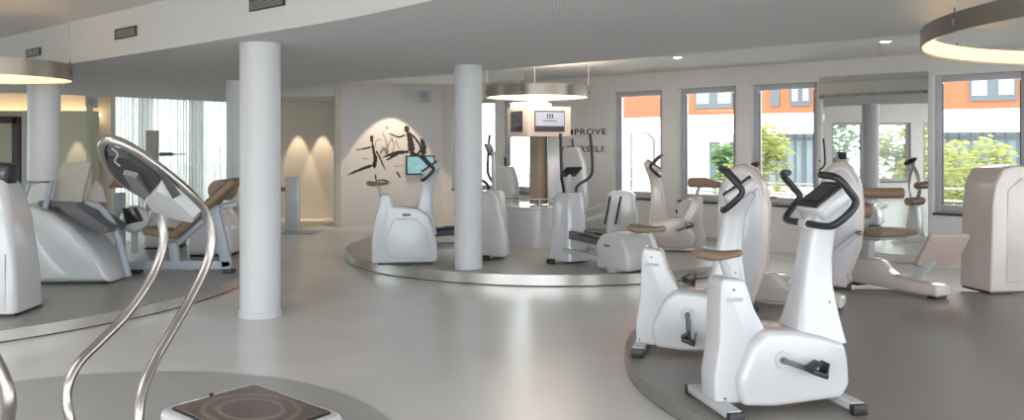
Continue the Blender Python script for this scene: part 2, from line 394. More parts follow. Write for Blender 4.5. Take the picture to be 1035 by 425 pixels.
# ceilings: high one over the camera, lower perforated band, outer strip
curve = [(-11.6, 15.1), (-8.2, 12.4), (-5.29, 9.93), (-3.8, 8.65), (-2.41, 7.40), (-1.4, 6.5), (-.53, 5.57), (.5, 4.4), (1.5, 3.0), (2.4, 1.3), (3.0, -.6), (3.3, -3)]
cur = [tuple(p.xy) for p in smooth_path([(x, y, 0) for x, y in curve], 6)]
ZS, ZO, ZU = 2.57, 2.85, 3.05
struct('ceiling', MB().prism(cur + [(-11.6, -3)], ZU, ZU + .1, axis='z'), 'ceil')
far = [(12.6, -.8), (3.53, 7.25), (-.5, 10.95), (-3.75, 13.72), (-5.0, 14.8), (-5.3, 18.65), (-6.2, 18.6), (-8.0, 16.3), (-8.5, 15.7), (-9.1, 15.3), (-11.6, 15.2)]
soff = [(x + .015, y + .015) for x, y in cur[1:]] + [(12.6, -3)] + far
struct('ceiling_perforated', MB().prism(soff, ZS, ZS + .06, axis='z'), 'perf')
fm = MB()
for a, b in zip(cur, cur[1:]): fm.poly([(*a, ZS), (*b, ZS), (*b, ZU + .05), (*a, ZU + .05)])
bmesh.ops.remove_doubles(fm.bm, verts=fm.bm.verts[:], dist=1e-4)
struct('trim_fascia', fm, 'fascia')
em = MB()
for a, b in zip(far, far[1:]): em.poly([(*a, ZS), (*b, ZS), (*b, ZU), (*a, ZU)])
bmesh.ops.remove_doubles(em.bm, verts=em.bm.verts[:], dist=1e-4)
struct('trim_soffit_edge', em, 'fascia')
struct('ceiling_outer', MB().prism(far[0:5] + [(-5.3, 18.65), (-3.7, 18.65), (-3.4, 17), (-1.2, 17.9), (12.6, 5.2)], ZO, ZO + .1, axis='z'), 'ceil')
struct('ceiling_recess', MB().prism([(-6.3, 16.95), (-3.5, 16.85), (-3.65, 18.7), (-6.3, 18.7)], 2.6, 2.66, axis='z'), 'ceil')
slab_wall('trim_recess', (-6.3, 16.95, 0), (-3.52, 16.86, 0), 2.6, 2.95, .08)
struct('ceiling_pocket', MB().prism([(-11.6, 15.0), (-5.2, 14.9), (-5.2, 19.7), (-11.6, 19.7)], ZO + .02, ZO + .12, axis='z'), 'ceil')

# columns
cols = [(-2.38, 7.95, .186, 0), (-.525, 10.12, .168, .13), (-5.73, 10.3, .18, .1), (-4.06, 12.5, .18, 0)]
for k, (x, y, r, z0) in enumerate(cols):
    prof = [(0, z0), (r + .012, z0), (r + .012, z0 + .05), (r, z0 + .06), (r, ZS), (0, ZS)] if k in (0, 3) else [(0, z0), (r, z0), (r, ZS), (0, ZS)]
    struct('column_%d' % (k + 1), MB().lathe(prof, (x, y, 0), 48), 'column')

# ------------------------------------------------------------------ platforms
def clip(poly, nx, ny, c):                          # keep nx*x+ny*y < c
    out = []
    for i in range(len(poly)):
        a, b = poly[i], poly[(i + 1) % len(poly)]; da, db = nx * a[0] + ny * a[1] - c, nx * b[0] + ny * b[1] - c
        if da < 0: out.append(a)
        if (da < 0) != (db < 0):
            t = da / (da - db); out.append((a[0] + (b[0] - a[0]) * t, a[1] + (b[1] - a[1]) * t))
    return out
def platform(label, cx, cy, R, z, cut=None, seg=120, top='platform', band='band'):
    ring = [(cx + R * math.cos(2 * PI * k / seg), cy + R * math.sin(2 * PI * k / seg)) for k in range(seg)]
    inner = [(cx + (R - .012) * math.cos(2 * PI * k / seg), cy + (R - .012) * math.sin(2 * PI * k / seg)) for k in range(seg)]
    for c in cut or []: ring, inner = clip(ring, *c), clip(inner, *c)
    t = thing('round_platform', label, 'platform', (0, 0, 0))
    MB().prism(inner, .002, z + .003, axis='z').build('platform_top', top, t)
    MB().prism(ring, .012, z, axis='z').build('edge_band', band, t)
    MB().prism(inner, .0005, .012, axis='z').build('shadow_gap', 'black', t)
    return t
wc = WO.dot(WN) - .02
platform('low round grey platform with bright steel edge around the second white column', .545, 12.55, 2.98, .13, [(.669, .743, wc)])
platform('low round grey platform with steel edge under the left machines', -7.04, 9.51, 3.94, .10, [(-1, 0, 11.4), (-.8, -.6, 2.8)])
M['platform2'] = mat('platform_vinyl_dark', '7d7873', .42, noise=.02, nscale=2)
M['band2'] = mat('grey_band', '8a8680', .35, .6, noise=.05)
platform('low round platform carrying the two large exercise bikes on the right', 3.79, 5.85, 2.98, .10, [(.669, .743, wc)], top='platform2', band='band2')
t = MB().lathe([(0, .002), (1.9, .002), (1.9, .0), (0, 0)], (-2.415, 4.07, .0015), 96).build('floor_inlay', 'inlay')
tag(t, 'flat dark grey floor disc under the vibration plate', 'floor disc')

# ------------------------------------------------------------------ ceiling fittings
def ring_lamp(label, c, R, z0, h, wires, ztop, bandmat='ringm', disc=False):
    ztop0 = ztop - .004
    t = thing('ring_lamp', label, 'lamp', (c[0], c[1], z0), 0, 'ring lamps hanging from the ceiling')
    MB().lathe([(R - .012, .0), (R, .0), (R, h), (R - .012, h), (R - .012, 0)], seg=96).build('ring_band', bandmat, t)
    MB().lathe([(R - .014, .012), (R - .014, h - .01), (R - .045, h - .01), (R - .045, .012), (R - .014, .012)], seg=96).build('light_strip', 'glow', t, 'warm glowing inner strip')
    if disc: MB().lathe([(0, .014), (R - .05, .014), (R - .05, .022), (0, .022)], seg=96).build('diffuser', 'glowc', t, 'bright round diffuser')
    for a in wires:
        x, y = (R - .006) * math.cos(a), (R - .006) * math.sin(a)
        ztop = ZO - .004 if (c[1] + y) > 10.6 - .893 * (c[0] + x) else ztop0
        w = MB().cyl((x, y, h), (x, y, ztop - z0), .004, seg=6).build('suspension_wire', 'greyl', t)
        MB().box((x * 1.004, y * 1.004, h * .5), (.03, .03, .05), rotZ(a), .004).cyl((x, y, h * .5), (x, y, h + .03), .007, seg=8).build('wire_clamp', 'greyd', w)
    return t
l1 = ring_lamp('ring lamp hanging over the kiosk in the middle of the gym', (.37, 12.25), .75, 2.305, .165, (.0, 1.6, 3.3, 4.4), ZO, disc=True)
l2 = ring_lamp('ring lamp cut off by the left edge of the picture, below the curved ceiling edge', (-5.3, 8.5), .77, 2.28, .165, (.2, 2.3, 4.4), ZU)
l3 = ring_lamp('large ring lamp close to the camera at the upper right corner', (4.95, 5.05), 2.25, 2.30, .12, (2.2, 3.1, 3.9, 5.2, .4), ZS)
for o in (l1, l2, l3): del o['group']
def downlight(label, c, z):
    t = thing('downlight', label, 'downlight', (c[0], c[1], z), 0, 'round ceiling downlights')
    del t['group']
    MB().lathe([(.062, -.004), (.085, -.006), (.09, 0), (.062, 0), (.062, -.004)], seg=28).build('trim_ring', 'white', t)
    MB().lathe([(0, -.012), (.04, -.010), (.062, -.002), (0, -.002)], seg=28).build('bulb', 'glowd', t)
    L = bpy.data.lights.new('downlight_lamp', 'SPOT'); L.energy = 18; L.spot_size = 1.6; L.spot_blend = .8; L.color = (1, .93, .82); L.shadow_soft_size = .06
    o = bpy.data.objects.new('downlight_lamp', L); C.objects.link(o); o.location = (c[0], c[1], z - .05)
def onceil(u, v, z):
    Y = (z - H) * F / (VH - v); return ((u - UC) / F * Y, Y)
downlight('small bright round downlight in the outer ceiling above the first two right windows', onceil(685, 58, ZO), ZO)
downlight('small bright round downlight in the outer ceiling above the mirror', onceil(895, 42, ZO), ZO)
downlight('small bright downlight in the recess ceiling left of the mural wall', onceil(302.5, 103, 2.6), 2.6)

def wall_vent(label, o, R, w, h, nb=6):
    t = thing('air_vent', label, 'air vent', o); t.rotation_euler = R.to_euler()
    MB().box((0, -.004, 0), (w, .016, h)).build('vent_back', 'vent', t)
    f = MB()
    for a, b, c, d in ((0, h / 2, w + .02, .010), (0, -h / 2, w + .02, .010), (w / 2, 0, .010, h), (-w / 2, 0, .010, h)): f.box((a, -.014, b), (c, .02, d))
    f.build('vent_frame', 'vent', t)
    b = MB()
    for k in range(1, nb): b.box((0, -.018, -h / 2 + h * k / nb), (w - .02, .014, .0045), Matrix.Rotation(.3, 3, 'X'))
    b.build('vent_blades', 'ventb', t)
def fascia_vent(label, u0, u1, v0, v1):
    um = (u0 + u1) / 2; a = (um - UC) / F
    for p, q in zip(cur, cur[1:]):
        p, q = Vector(p), Vector(q); fa, fb = p.x - a * p.y, q.x - a * q.y
        if fa * fb <= 0:
            k = fa / (fa - fb); c = p + (q - p) * k; d = (q - p).normalized()
            R = Matrix(((d.x, d.y, 0), (-d.y, d.x, 0), (0, 0, 1))).transposed()
            zc = H + (VH - (v0 + v1) / 2) * c.y / F; hh = (v1 - v0) * .75 * c.y / F
            a0, a1 = (u0 - UC) / F, (u1 - UC) / F
            w = abs((a1 - a0) * c.y) / abs(d.x - a * d.y)
            wall_vent(label, (c.x, c.y, zc), R, w, hh); return
fascia_vent('dark louvred air vent in the curved ceiling edge, the one above the left ring lamp', 28, 41.5, 48.5, 58)
fascia_vent('dark louvred air vent in the curved ceiling edge, second from the left ring lamp', 118, 138.5, 27, 39.5)
fascia_vent('dark louvred air vent in the curved ceiling edge above the front column', 254, 288, -4, 10)
wall_vent('dark slot vent on the inner ceiling edge, seen only in the wall mirror', (3.1, 7.72, 2.71), Matrix(((-.743, .669, 0), (-.669, -.743, 0), (0, 0, 1))).transposed(), .5, .12, 4)

def speaker(label, loc, rz, s=1):
    t = thing('loudspeaker', label, 'loudspeaker', loc, rz)
    MB().prism(round_poly([(-.13 * s, -.12 * s), (.13 * s, -.12 * s), (.15 * s, .13 * s), (-.15 * s, .13 * s)], .03), -.09 * s, .09 * s, bev=.02).build('cabinet', 'greyl', t)
    MB().lathe([(0, .02), (.06 * s, .012), (.085 * s, 0), (0, 0)]).build('grille', 'grey', t)
    g = t.children[-1]; g.rotation_euler = (PI / 2, 0, 0); g.location = (0, -.093 * s, 0)
    MB().cyl((0, .09 * s, 0), (0, .2, .02), .02).build('wall_bracket', 'greyl', t)
speaker('grey loudspeaker high on the mural wall', (P(429, 95, 16.95).x, 17.0, 2.60), .15)
speaker('small loudspeaker at the end of the glowing cove on the left', (P(93, 103, 16.45).x, 16.45, 2.46), .3, .8)

# ------------------------------------------------------------------ mirror, mural, lettering
R = Matrix((WT, WN, (0, 0, 1))).transposed()
s0, s1 = ws(828), ws(939)
mt = thing('wall_mirror', 'tall frameless wall mirror between the right windows', 'mirror', wp((s0 + s1) / 2, -.026, 0)); mt.rotation_euler = R.to_euler(); mt.rotation_euler.z -= .015
MB().box((0, 0, 1.36), (s1 - s0, .012, 2.5)).build('mirror_pane', 'mirror', mt)
MB().box((0, -.004, .07), (s1 - s0, .03, .10)).build('bottom_rail', 'pinkw', mt)

mt = thing('wall_mural', 'brush drawing of running figures in dark ink on the back wall', 'mural')
md = (MU1 - MU0).normalized(); mn = Vector((md.y, -md.x, 0))
def onmural(u, v, off=.004):
    a = (u - UC) / F; k = (a * MU0.y - MU0.x) / (md.x - a * md.y); p = MU0 + md * k; Y = p.y
    return p + mn * off + Vector((0, 0, H - (v - VH) * Y / F))
def cr(x, y): return 330 + x / 4.723, 110 + y / 4.723
ZV = Vector((0, 0, 1))
def stroke(mb, pts, w0, w1, off):
    q = [Vector((*cr(*p), 0)) for p in pts]
    sp = smooth_path(q, 7) if len(q) > 1 else q
    for i in range(2, len(sp) - 2): sp[i] = sp[i] + Vector((random.uniform(-.15, .15), random.uniform(-.15, .15), 0))
    n = len(sp); L = []; Rr = []
    for i, p in enumerate(sp):
        d = (sp[min(i + 1, n - 1)] - sp[max(i - 1, 0)]).normalized(); nn = Vector((-d.y, d.x, 0))
        t = i / (n - 1); w = (w0 * (1 - t) + w1 * t) * 1.3 / 4.723 / 2 * random.uniform(.8, 1.2) * (1 if .1 < t < .9 else .6)
        for side, lst in ((1, L), (-1, Rr)):
            e = p + nn * w * side; lst.append(mb.bm.verts.new(onmural(e.x, e.y, off)))
    for i in range(n - 1): mb.bm.faces.new((L[i], L[i + 1], Rr[i + 1], Rr[i]))
ink = [([(100, 318), (140, 300), (185, 282), (224, 270)], 6, 14), ([(222, 278), (230, 245), (226, 205), (216, 150)], 12, 8), ([(218, 128), (216, 140), (218, 160)], 12, 12),
       ([(138, 196), (175, 192), (215, 182)], 4, 7), ([(236, 200), (255, 235), (282, 298)], 8, 4), ([(268, 232), (300, 222), (330, 212), (392, 205)], 6, 16),
       ([(345, 208), (312, 232), (285, 246)], 12, 6), ([(380, 82), (383, 96), (386, 112)], 16, 18), ([(386, 110), (400, 150), (408, 212)], 14, 26),
       ([(298, 118), (345, 135), (376, 124)], 5, 9), ([(396, 112), (430, 150), (450, 190), (432, 222)], 7, 9), ([(452, 142), (464, 180), (460, 222)], 12, 24),
       ([(400, 214), (445, 224)], 18, 14), ([(233, 314), (238, 352)], 6, 4), ([(240, 346), (268, 340), (298, 350)], 4, 6), ([(335, 300), (352, 330)], 5, 8), ([(222, 205), (236, 235), (228, 285)], 8, 12)]
wash = [([(265, 105), (285, 160), (296, 218)], 3, 6), ([(308, 128), (322, 180), (300, 242)], 4, 4), ([(330, 150), (346, 192)], 4, 4), ([(200, 240), (170, 236)], 3, 3),
        ([(285, 85), (292, 98)], 10, 6), ([(255, 215), (275, 190), (292, 220)], 8, 14), ([(265, 150), (240, 150), (230, 185)], 3, 4), ([(290, 345), (312, 358)], 3, 3), ([(320, 275), (365, 272)], 3, 2), ([(280, 225), (305, 150), (318, 160)], 4, 3)]
for p, x, y in ink: a = MB(); stroke(a, p, x, y, .004); a.build('brush_stroke', 'ink', mt)
for p, x, y in wash: a = MB(); stroke(a, p, x, y, .003); a.build('brush_stroke', 'wash', mt, 'grey diluted brush stroke')

lt = thing('wall_lettering', 'black capital letters IMPROVE YOURSELF on the wall left of the first right window', 'lettering')
Rt = Matrix((WT, (0, 0, 1), -WN)).transposed().to_euler()
for word, u0, u1, v1, cap in (('IMPROVE', 569.5, 612.2, 136.0, 6.3), ('YOURSELF', 566, 611.8, 153.8, 6.3)):
    cu = bpy.data.curves.new('word', 'FONT'); cu.body = word; cu.size = .15; cu.extrude = .002; cu.offset = .002; cu.space_character = 1.12
    o = bpy.data.objects.new('word', cu); C.objects.link(o); cu.materials.append(M['letters']); o.parent = lt
    bpy.context.view_layer.update()
    sa, sb = ws(u0), ws(u1); Y = wp(sb, 0, 0).y
    o.rotation_euler = Rt; o.location = wp(sa, -.004, H - (v1 - VH) * Y / F)
    d = o.dimensions; sc_ = ((sb - sa) / d.x, (cap * Y / F) / d.y, 1)
    me = bpy.data.meshes.new_from_object(o.evaluated_get(bpy.context.evaluated_depsgraph_get()))
    q = bpy.data.objects.new('word', me); C.objects.link(q); q.parent = lt; q.rotation_euler = Rt; q.location = o.location; q.scale = sc_
    bpy.data.objects.remove(o); bpy.data.curves.remove(cu)
g = MB()
sa, sb = ws(584), ws(609)
for k in range(4):
    z = 1.96 + .115 * k; g.box(wp((sa + sb) / 2, -.003, z), (sb - sa, .003, .008), R)
    s = sa + (sb - sa) * k / 3; g.box(wp(s, -.003, 2.13), (.008, .003, .345), R)
tag(g.build('pale_wall_grid', 'pale'), 'faint pale square grid on the wall above the black lettering', 'wall graphic')

# ------------------------------------------------------------------ exercise bikes
def make_bike(label, loc, ang, saddle_up=0, m='white', pedal_a=-.35, group=None, disc=False, tall=False):
    t = thing('exercise_bike', label, 'exercise bike', loc, ang, group)
    low = [(.14, .05), (.115, .20), (.20, .39), (.28, .465), (.47, .455), (.62, .42), (.765, .375), (.79, .28), (.80, .13), (.75, .06), (.34, .035)]
    if tall:
        low = [(0, .03), (-.005, .3), (.04, .60), (.08, .72), (.10, .85), (.13, .88), (.20, .88), (.23, .85), (.245, .73), (.56, .70), (.70, .60), (.79, .30), (.81, .10), (.79, .03)]
        MB().prism(round_poly(low, .03), -.17, .17, bev=.045, seg=4).build('body_shell', m, t)
        MB().prism(round_poly([(.20, .08), (.16, .30), (.26, .58), (.55, .58), (.66, .45), (.73, .22), (.73, .08)], .05), -.176, -.10, bev=.012).build('side_panel', m, t)
        MB().box((.40, 0, .015), (.66, .26, .03)).build('plinth', 'black', t)
        MB().box((.42, -.172, .62), (.10, .008, .03), bev=.002).build('badge', 'greyd', t)
    b = MB(); b.prism(round_poly(low, .03), -.16, .16, bev=.04, seg=3)
    b.prism(round_poly([(.0, .05), (-.005, .20), (.025, .38), (.035, .72), (.05, .755), (.17, .745), (.195, .71), (.235, .585), (.30, .47), (.36, .3), (.36, .05)], .02), -.095, .095, bev=.03, seg=3)
    if not tall: b.build('body_shell', m, t)
    c = MB()                                        # handlebar column, narrower upwards
    rings = []
    for x0, x1, z, w in ((.46, .80, .34, .145), (.51, .77, .50, .115), (.545, .75, .66, .088), (.575, .75, .82, .08), (.60, .77, .96, .08), (.62, .80, 1.05, .09), (.65, .84, 1.13, .11)):
        q = round_poly([(x0, -w), (x1, -w), (x1, w), (x0, w)], .045, 3); rings.append([(p[0], p[1], z + (.03 if p[0] > (x0 + x1) / 2 else 0)) for p in q])
    c.loft(rings); c.build('handlebar_column', m, t)
    h = MB()
    Rh = rotY(math.radians(-35))
    h.box((.735, 0, 1.17), (.25, .25, .10), Rh, .03, 3); hd = h.build('console_housing', m, t)
    MB().box((.708, 0, 1.212), (.235, .225, .02), Rh, .008).build('display_frame', 'black', hd)
    MB().box((.702, 0, 1.222), (.16, .17, .006), Rh).build('display', 'screen', hd, 'dark glass display')
    hb = MB(); w = .285
    pts = [(.60, -.17, 1.335), (.63, -w, 1.32), (.70, -w - .01, 1.245), (.745, -w, 1.185), (.70, -w, 1.12), (.635, -w + .03, 1.06), (.615, -w + .1, 1.045), (.61, 0, 1.045), (.615, w - .1, 1.045), (.635, w - .03, 1.06), (.70, w, 1.12), (.745, w, 1.185), (.70, w + .01, 1.245), (.63, w, 1.32), (.60, .17, 1.335)]
    hb.tube(smooth_path(pts, 5), .021, 10); hb.build('handlebar', 'black', t)
    MB().cyl((.61, 0, 1.045), (.70, 0, 1.10), .035).cyl((.61, -.03, 1.045), (.61, .03, 1.045), .032).build('handlebar_clamp', m, t)
    zs = saddle_up
    MB().cyl((.135, 0, .72), (.085, 0, .86 + zs), .022).build('seat_post', 'greyl', t)
    sd = MB(); rings = []
    for x, w, z0, z1 in ((-.07, .05, .885, .905), (-.055, .095, .868, .925), (.0, .115, .855, .922), (.07, .10, .86, .91), (.13, .05, .865, .91), (.19, .03, .872, .915), (.205, .015, .885, .91)):
        rings.append([(x, w * math.cos(a), (z0 + z1) / 2 + zs + (z1 - z0) / 2 * math.sin(a)) for a in [2 * PI * k / 16 for k in range(16)]])
    if disc: sd.prism(round_poly([(-.20, .86 + zs), (-.22, .93 + zs), (.0, 1.0 + zs), (.24, .99 + zs), (.24, .86 + zs)], .05), -.13, .13, bev=.035); sd.build('seat_pad', 'brown', t)
    else: sd.loft(rings); sd.build('saddle', 'tan', t)
    # feet
    for x, nm in () if tall else ((.03, 'rear_foot'), (.77, 'front_foot')):
        f = MB(); f.box((x, 0, .045), (.085, .54, .05), bev=.012); fo = f.build(nm, 'greyl', t)
        for s in (-1, 1): MB().box((x, s * .275, .032), (.09, .05, .06), bev=.008).build('rubber_cap', 'black', fo)
    for s in () if tall else (-1, 1):
        a = pedal_a + (0 if s < 0 else PI); cx, cz = .37, .30
        p = MB(); p.lathe([(0, 0), (.05, 0), (.045, .012), (0, .012)], seg=24); o = p.build('crank_cover', m, t); o.location = (cx, s * .158, cz); o.rotation_euler = (PI / 2 if s < 0 else -PI / 2, 0, 0)
        ex, ez = cx + .17 * math.cos(a), cz + .17 * math.sin(a)
        k = MB().rod((cx, s * .185, cz), (ex, s * .195, ez), .022, .028, .005).cyl((cx, s * .15, cz), (cx, s * .20, cz), .018); cr_ = k.build('crank_arm', 'greyd', t)
        q = MB().box((ex, s * .25, ez), (.10, .09, .03), rotY(.35), .008).box((ex - .02, s * .25, ez + .045), (.07, .085, .012), rotY(-.5), .004).box((ex + .045, s * .25, ez + .03), (.012, .085, .06), rotY(.2), .004)
        q.build('pedal', 'black', cr_)
    if tall: return t
    MB().box((.115, -.0965, .635), (.10, .004, .022), bev=.001).build('name_plate', 'greyl', t)
    n = MB()
    for x, z, y in ((.11, .69, -.096), (.70, .60, -.10), (.03, .10, -.155)): n.cyl((x, y + .01, z), (x, y - .004, z), .007, seg=10)
    n.build('screws', 'greyd', t)
    if disc:
        MB().cyl((.22, -.2, .56), (.22, -.05, .56), .16, seg=32).build('crank_disc', m, t)
        MB().box((.36, -.24, .53), (.1, .08, .05), bev=.01).box((.06, -.24, .6), (.06, .08, .08), bev=.01).build('hand_grip', 'black', t)
    return t

PC3 = Vector((3.77, 5.85))
make_bike('large white exercise bike nearest the camera, dark display facing its saddle', (1.115, 4.78, .105), math.radians(12), -.012)
make_bike('white exercise bike just behind the nearest one, black handlebar before a tall white tower', (.93, 6.22, .105), math.radians(-15), -.005, pedal_a=-1.5)
make_bike('white exercise bike on the left edge of the middle platform, saddle raised high', (-1.74, 10.45, .135), math.radians(9), .11, m='whiteb', tall=True)
make_bike('white exercise bike facing left in front of the second right window, mostly hidden', (2.70, 11.75, .135), math.radians(168), .03, m='pinkw', disc=True)

# ------------------------------------------------------------------ strength machines
def hood_profile(d, h, base=.75):
    """side outline of a tall hood: upright front, bulging back, rounded top"""
    return [(0, .02), (0, h * .60), (.03 * d, h * .80), (.14 * d, h * .92), (.32 * d, h * .985), (.52 * d, h), (.72 * d, h * .965), (.88 * d, h * .88), (.97 * d, h * .76), (d, h * .62), (.985 * d, h * .48), (.95 * d, h * .34), (base * d, .02)]
def tower(t, d, h, w, m='pinkw', base=.75, panel=True, x=0):
    pr = [(p[0] + x, p[1]) for p in hood_profile(d, h, base)]
    b = MB(); b.prism(pr, -w / 2, w / 2, bev=.05, seg=4); tw = b.build('hood', m, t)
    if panel:
        pin = [(x + d * .12 + (p[0] - x) * .8, .1 + p[1] * .86) for p in hood_profile(d, h, base)]
        MB().prism(pin, -w / 2 - .006, -w / 2 + .02, bev=.008, seg=2).build('side_panel', m, t)
    MB().box((x + d * base * .5, 0, .012), (d * base * .98, w * .94, .024)).build('plinth', 'black', t)
    return tw
def fix(name_children, root): pass

def strength_machine(label, loc, ang, L, tpos, trot, seat=True):
    """base beam from the local origin along local +x, hood tower standing beside it"""
    t = thing('strength_machine', label, 'strength machine', loc, ang)
    d, h, w = .46, 1.34, .30
    pr = [(p[0] - d / 2, p[1]) for p in hood_profile(d, h, .62)]
    hd = MB().prism(pr, -w / 2, w / 2, bev=.05, seg=4).build('hood', 'pinkw', t); hd.location = (*tpos, 0); hd.rotation_euler = (0, 0, trot)
    pin = [(p[0] * .8, .1 + p[1] * .86) for p in pr]
    MB().prism(pin, -w / 2 - .006, -w / 2 + .02, bev=.008, seg=2).build('side_panel', 'white', hd)
    MB().box((-.06, 0, .012), (d * .7, w * .94, .024)).build('plinth', 'black', hd)
    MB().box((.09, -w / 2 - .004, .14), (.045, .008, .05), bev=.002).build('badge', 'greyl', hd)
    b = MB(); b.prism(round_poly([(.02, .03), (.02, .24), (.10, .30), (.30, .30), (.42, .20), (.52, .16), (L - .1, .15), (L, .13), (L, .03)], .03), -.11, .11, bev=.03); b.build('base_beam', 'pinkw', t)
    MB().box((L - .08, 0, .02), (.10, .16, .04), bev=.005).build('rubber_foot', 'black', t); MB().box((.06, 0, .02), (.1, .2, .04)).build('rubber_foot', 'black', t)
    MB().box((.0, 0, .13), (.08, .26, .22), bev=.01).build('tower_joint', 'greyl', t)
    if seat:
        MB().rod((.14, 0, .28), (.16, 0, .50), .09, .12, .01).build('seat_post', 'greyl', t)
        MB().box((.22, .12, .525), (.34, .40, .03), bev=.01).build('seat_plate', 'greyl', t)
        MB().box((.24, .16, .575), (.40, .56, .075), rotY(-.04), .03, 3).build('seat_pad', 'tan', t)
        rp = MB().cyl((.02, .04, .985), (.22, .46, .985), .06).build('roller_pad', 'brown', t)
        MB().cyl((-.06, -.14, .985), (.02, .04, .985), .018).build('roller_bar', 'steel', rp)
        rp = MB().cyl((.06, -.10, .80), (.10, .06, .80), .085).build('roller_pad', 'brown', t)
        MB().cyl((.03, -.26, .79), (.06, -.10, .80), .05, .08).build('roller_collar', 'pinkw', rp)
        MB().rod((L - .34, 0, .14), (L - .16, .04, .36), .06, .08, .01).build('foot_strut', 'greyl', t)
        f = MB().prism(round_poly([(-.22, -.20), (.22, -.20), (.22, .20), (-.22, .20)], .05), -.025, .025, bev=.015).build('foot_plate', 'pad', t); f.location = (L - .10, .10, .47); f.rotation_euler = (0, 0, 0)
        f.rotation_mode = 'QUATERNION'
        ux = Vector((.30, .95, .0)).normalized(); uy = Vector((.62, -.02, .80)); uy = (uy - ux * uy.dot(ux)).normalized(); un = ux.cross(uy)
        f.rotation_quaternion = Matrix((ux, -un, uy)).transposed().to_quaternion()
        le = MB().tube([(.25, -.56, .42), (.42, -.44, .60)], .026, 10).build('lever', 'white', t)
        MB().ball((.43, -.435, .61), .045, (1, .8, .6)).build('lever_knob', 'steel', le)
    return t
strength_machine('strength machine with brown roller pads and tilted footplate below the mirror', (3.74, 9.15, .105), math.radians(-64), 1.07, (.13, -.36), math.radians(40))
strength_machine('tall white hooded machine tower directly behind the second bike', (2.22, 8.15, .105), math.radians(-33), .95, (.20, -.52), math.radians(8), seat=False)
t = thing('strength_machine', 'white machine tower at the right edge of the picture before the last window', 'strength machine', (P(1014, 292, 8.75).x, 8.75, .105), math.radians(8))
b = MB(); b.prism(round_poly([(-.34, .02), (-.31, .9), (-.28, 1.12), (-.20, 1.27), (-.03, 1.31), (.16, 1.27), (.27, 1.1), (.32, .8), (.32, .02)], .03), -.25, .22, bev=.06, seg=4); b.build('hood', 'pinkw', t)
MB().prism([(-.17, .12), (-.15, 1.05), (.0, 1.18), (.18, 1.1), (.22, .8), (.22, .12)], -.256, -.2, bev=.01).build('side_panel', 'pinkw', t)
MB().box((-.01, -.01, .012), (.62, .42, .024)).build('plinth', 'black', t)
MB().box((.22, -.255, .17), (.05, .006, .05), bev=.002).build('badge', 'greyl', t)
MB().box((.40, .05, 1.16), (.14, .3, .24), bev=.03).build('shoulder_pad', 'brown', t)
MB().rod((.30, .05, 1.0), (.40, .05, 1.1), .05, .05).box((.42, .05, .42), (.2, .24, .8), bev=.03).build('seat_frame', 'greyl', t)

# leg machine hidden behind the tower: it shows in the mirror
t = thing('leg_machine', 'white leg machine with brown pads seen in the wall mirror', 'leg machine', (2.90, 9.92, 0), math.radians(150))
MB().prism(round_poly([(-.35, .02), (-.35, .12), (.3, .12), (.38, .02)], .03), -.12, .12, bev=.03).prism(round_poly([(-.12, .1), (-.06, .62), (.06, .62), (.14, .1)], .03), -.08, .08, bev=.03).build('base', 'white', t)
MB().tube(smooth_path([(0, 0, .6), (-.08, 0, .85), (-.05, 0, 1.1), (.05, 0, 1.3)], 6), .03).tube(smooth_path([(.1, .1, .6), (.16, .1, .95), (.1, .1, 1.25), (.05, .05, 1.32)], 6), .018).build('arm_frame', 'steel', t)
MB().ball((.08, 0, 1.35), .12, (1, .8, .35), rotY(.5)).build('hand_wheel', 'black', t)
MB().cyl((.0, -.2, .68), (.0, .2, .68), .07).build('thigh_pad', 'brown', t); MB().cyl((-.14, -.18, .95), (-.14, .18, .95), .06).build('chest_pad', 'brown', t)

# ------------------------------------------------------------------ middle platform: kiosk, cross trainers, stepper
KC = (.40, 12.72)
t = thing('round_counter', 'low round white counter at the foot of the screen kiosk', 'counter', (KC[0], KC[1], .133))
MB().lathe([(0, 0), (.60, 0), (.60, .02), (.585, .02), (.585, .55), (.60, .56), (.60, .585), (0, .585)], seg=64).build('counter_body', 'white', t)
r = MB(); r.tube([(.57 * math.cos(a), .57 * math.sin(a), .70) for a in [2 * PI * k / 48 for k in range(48)]], .009, 8, closed=True); rl = r.build('guard_rail', 'steel', t)
for k in range(24):
    a = 2 * PI * k / 24; MB().cyl((.57 * math.cos(a), .57 * math.sin(a), .58), (.57 * math.cos(a), .57 * math.sin(a), .70), .006, seg=6).build('rail_post', 'steel', rl)
t = thing('screen_kiosk', 'beige kiosk box with screens on a taupe pole', 'kiosk', (KC[0], KC[1], .72), math.radians(-25))
MB().box((0, 0, .53), (.20, .20, 1.05), rotZ(math.radians(20)), .01).build('pole', 'taupe', t)
MB().box((.225, -.105, .52), (.22, .22, 1.01), rotZ(math.radians(-25)), .005).build('white_post', 'white', t)
MB().box((0, 0, 1.245), (.72, .72, .44), bev=.008).build('kiosk_box', 'kiosk', t)
MB().lathe([(0, 1.46), (.2, 1.46), (.2, 1.53), (0, 1.53)], seg=32).build('top_drum', 'white', t)
def kscreen(cx, cy, rz, w, h, mm):
    o = bpy.data.objects.new('screen', None)
    Rz = rotZ(rz); n = Rz @ Vector((0, -1, 0)); c = Vector((cx, cy, 1.25))
    fr = MB().box(c + n * .004, (w, .02, h), Rz, .003).build('screen', 'kdark', t)
    bpy.data.objects.remove(o)
    MB().box(c + n * .016 + Vector((0, 0, h * .1)), (w * .94, .004, h * .66), Rz).build('picture', mm, fr, 'lit screen picture')
    if mm == 'kscreen':
        for k in range(3): MB().box(c + n * .02 + Rz @ Vector(((k - 1) * .04, 0, 0)) + Vector((0, 0, h * .24)), (.022, .004, .07), Rz).build('screen_mark', 'kdark', fr)
        MB().box(c + n * .02 + Vector((0, 0, h * .02)), (.22, .004, .012), Rz).build('screen_mark', 'kdark', fr)
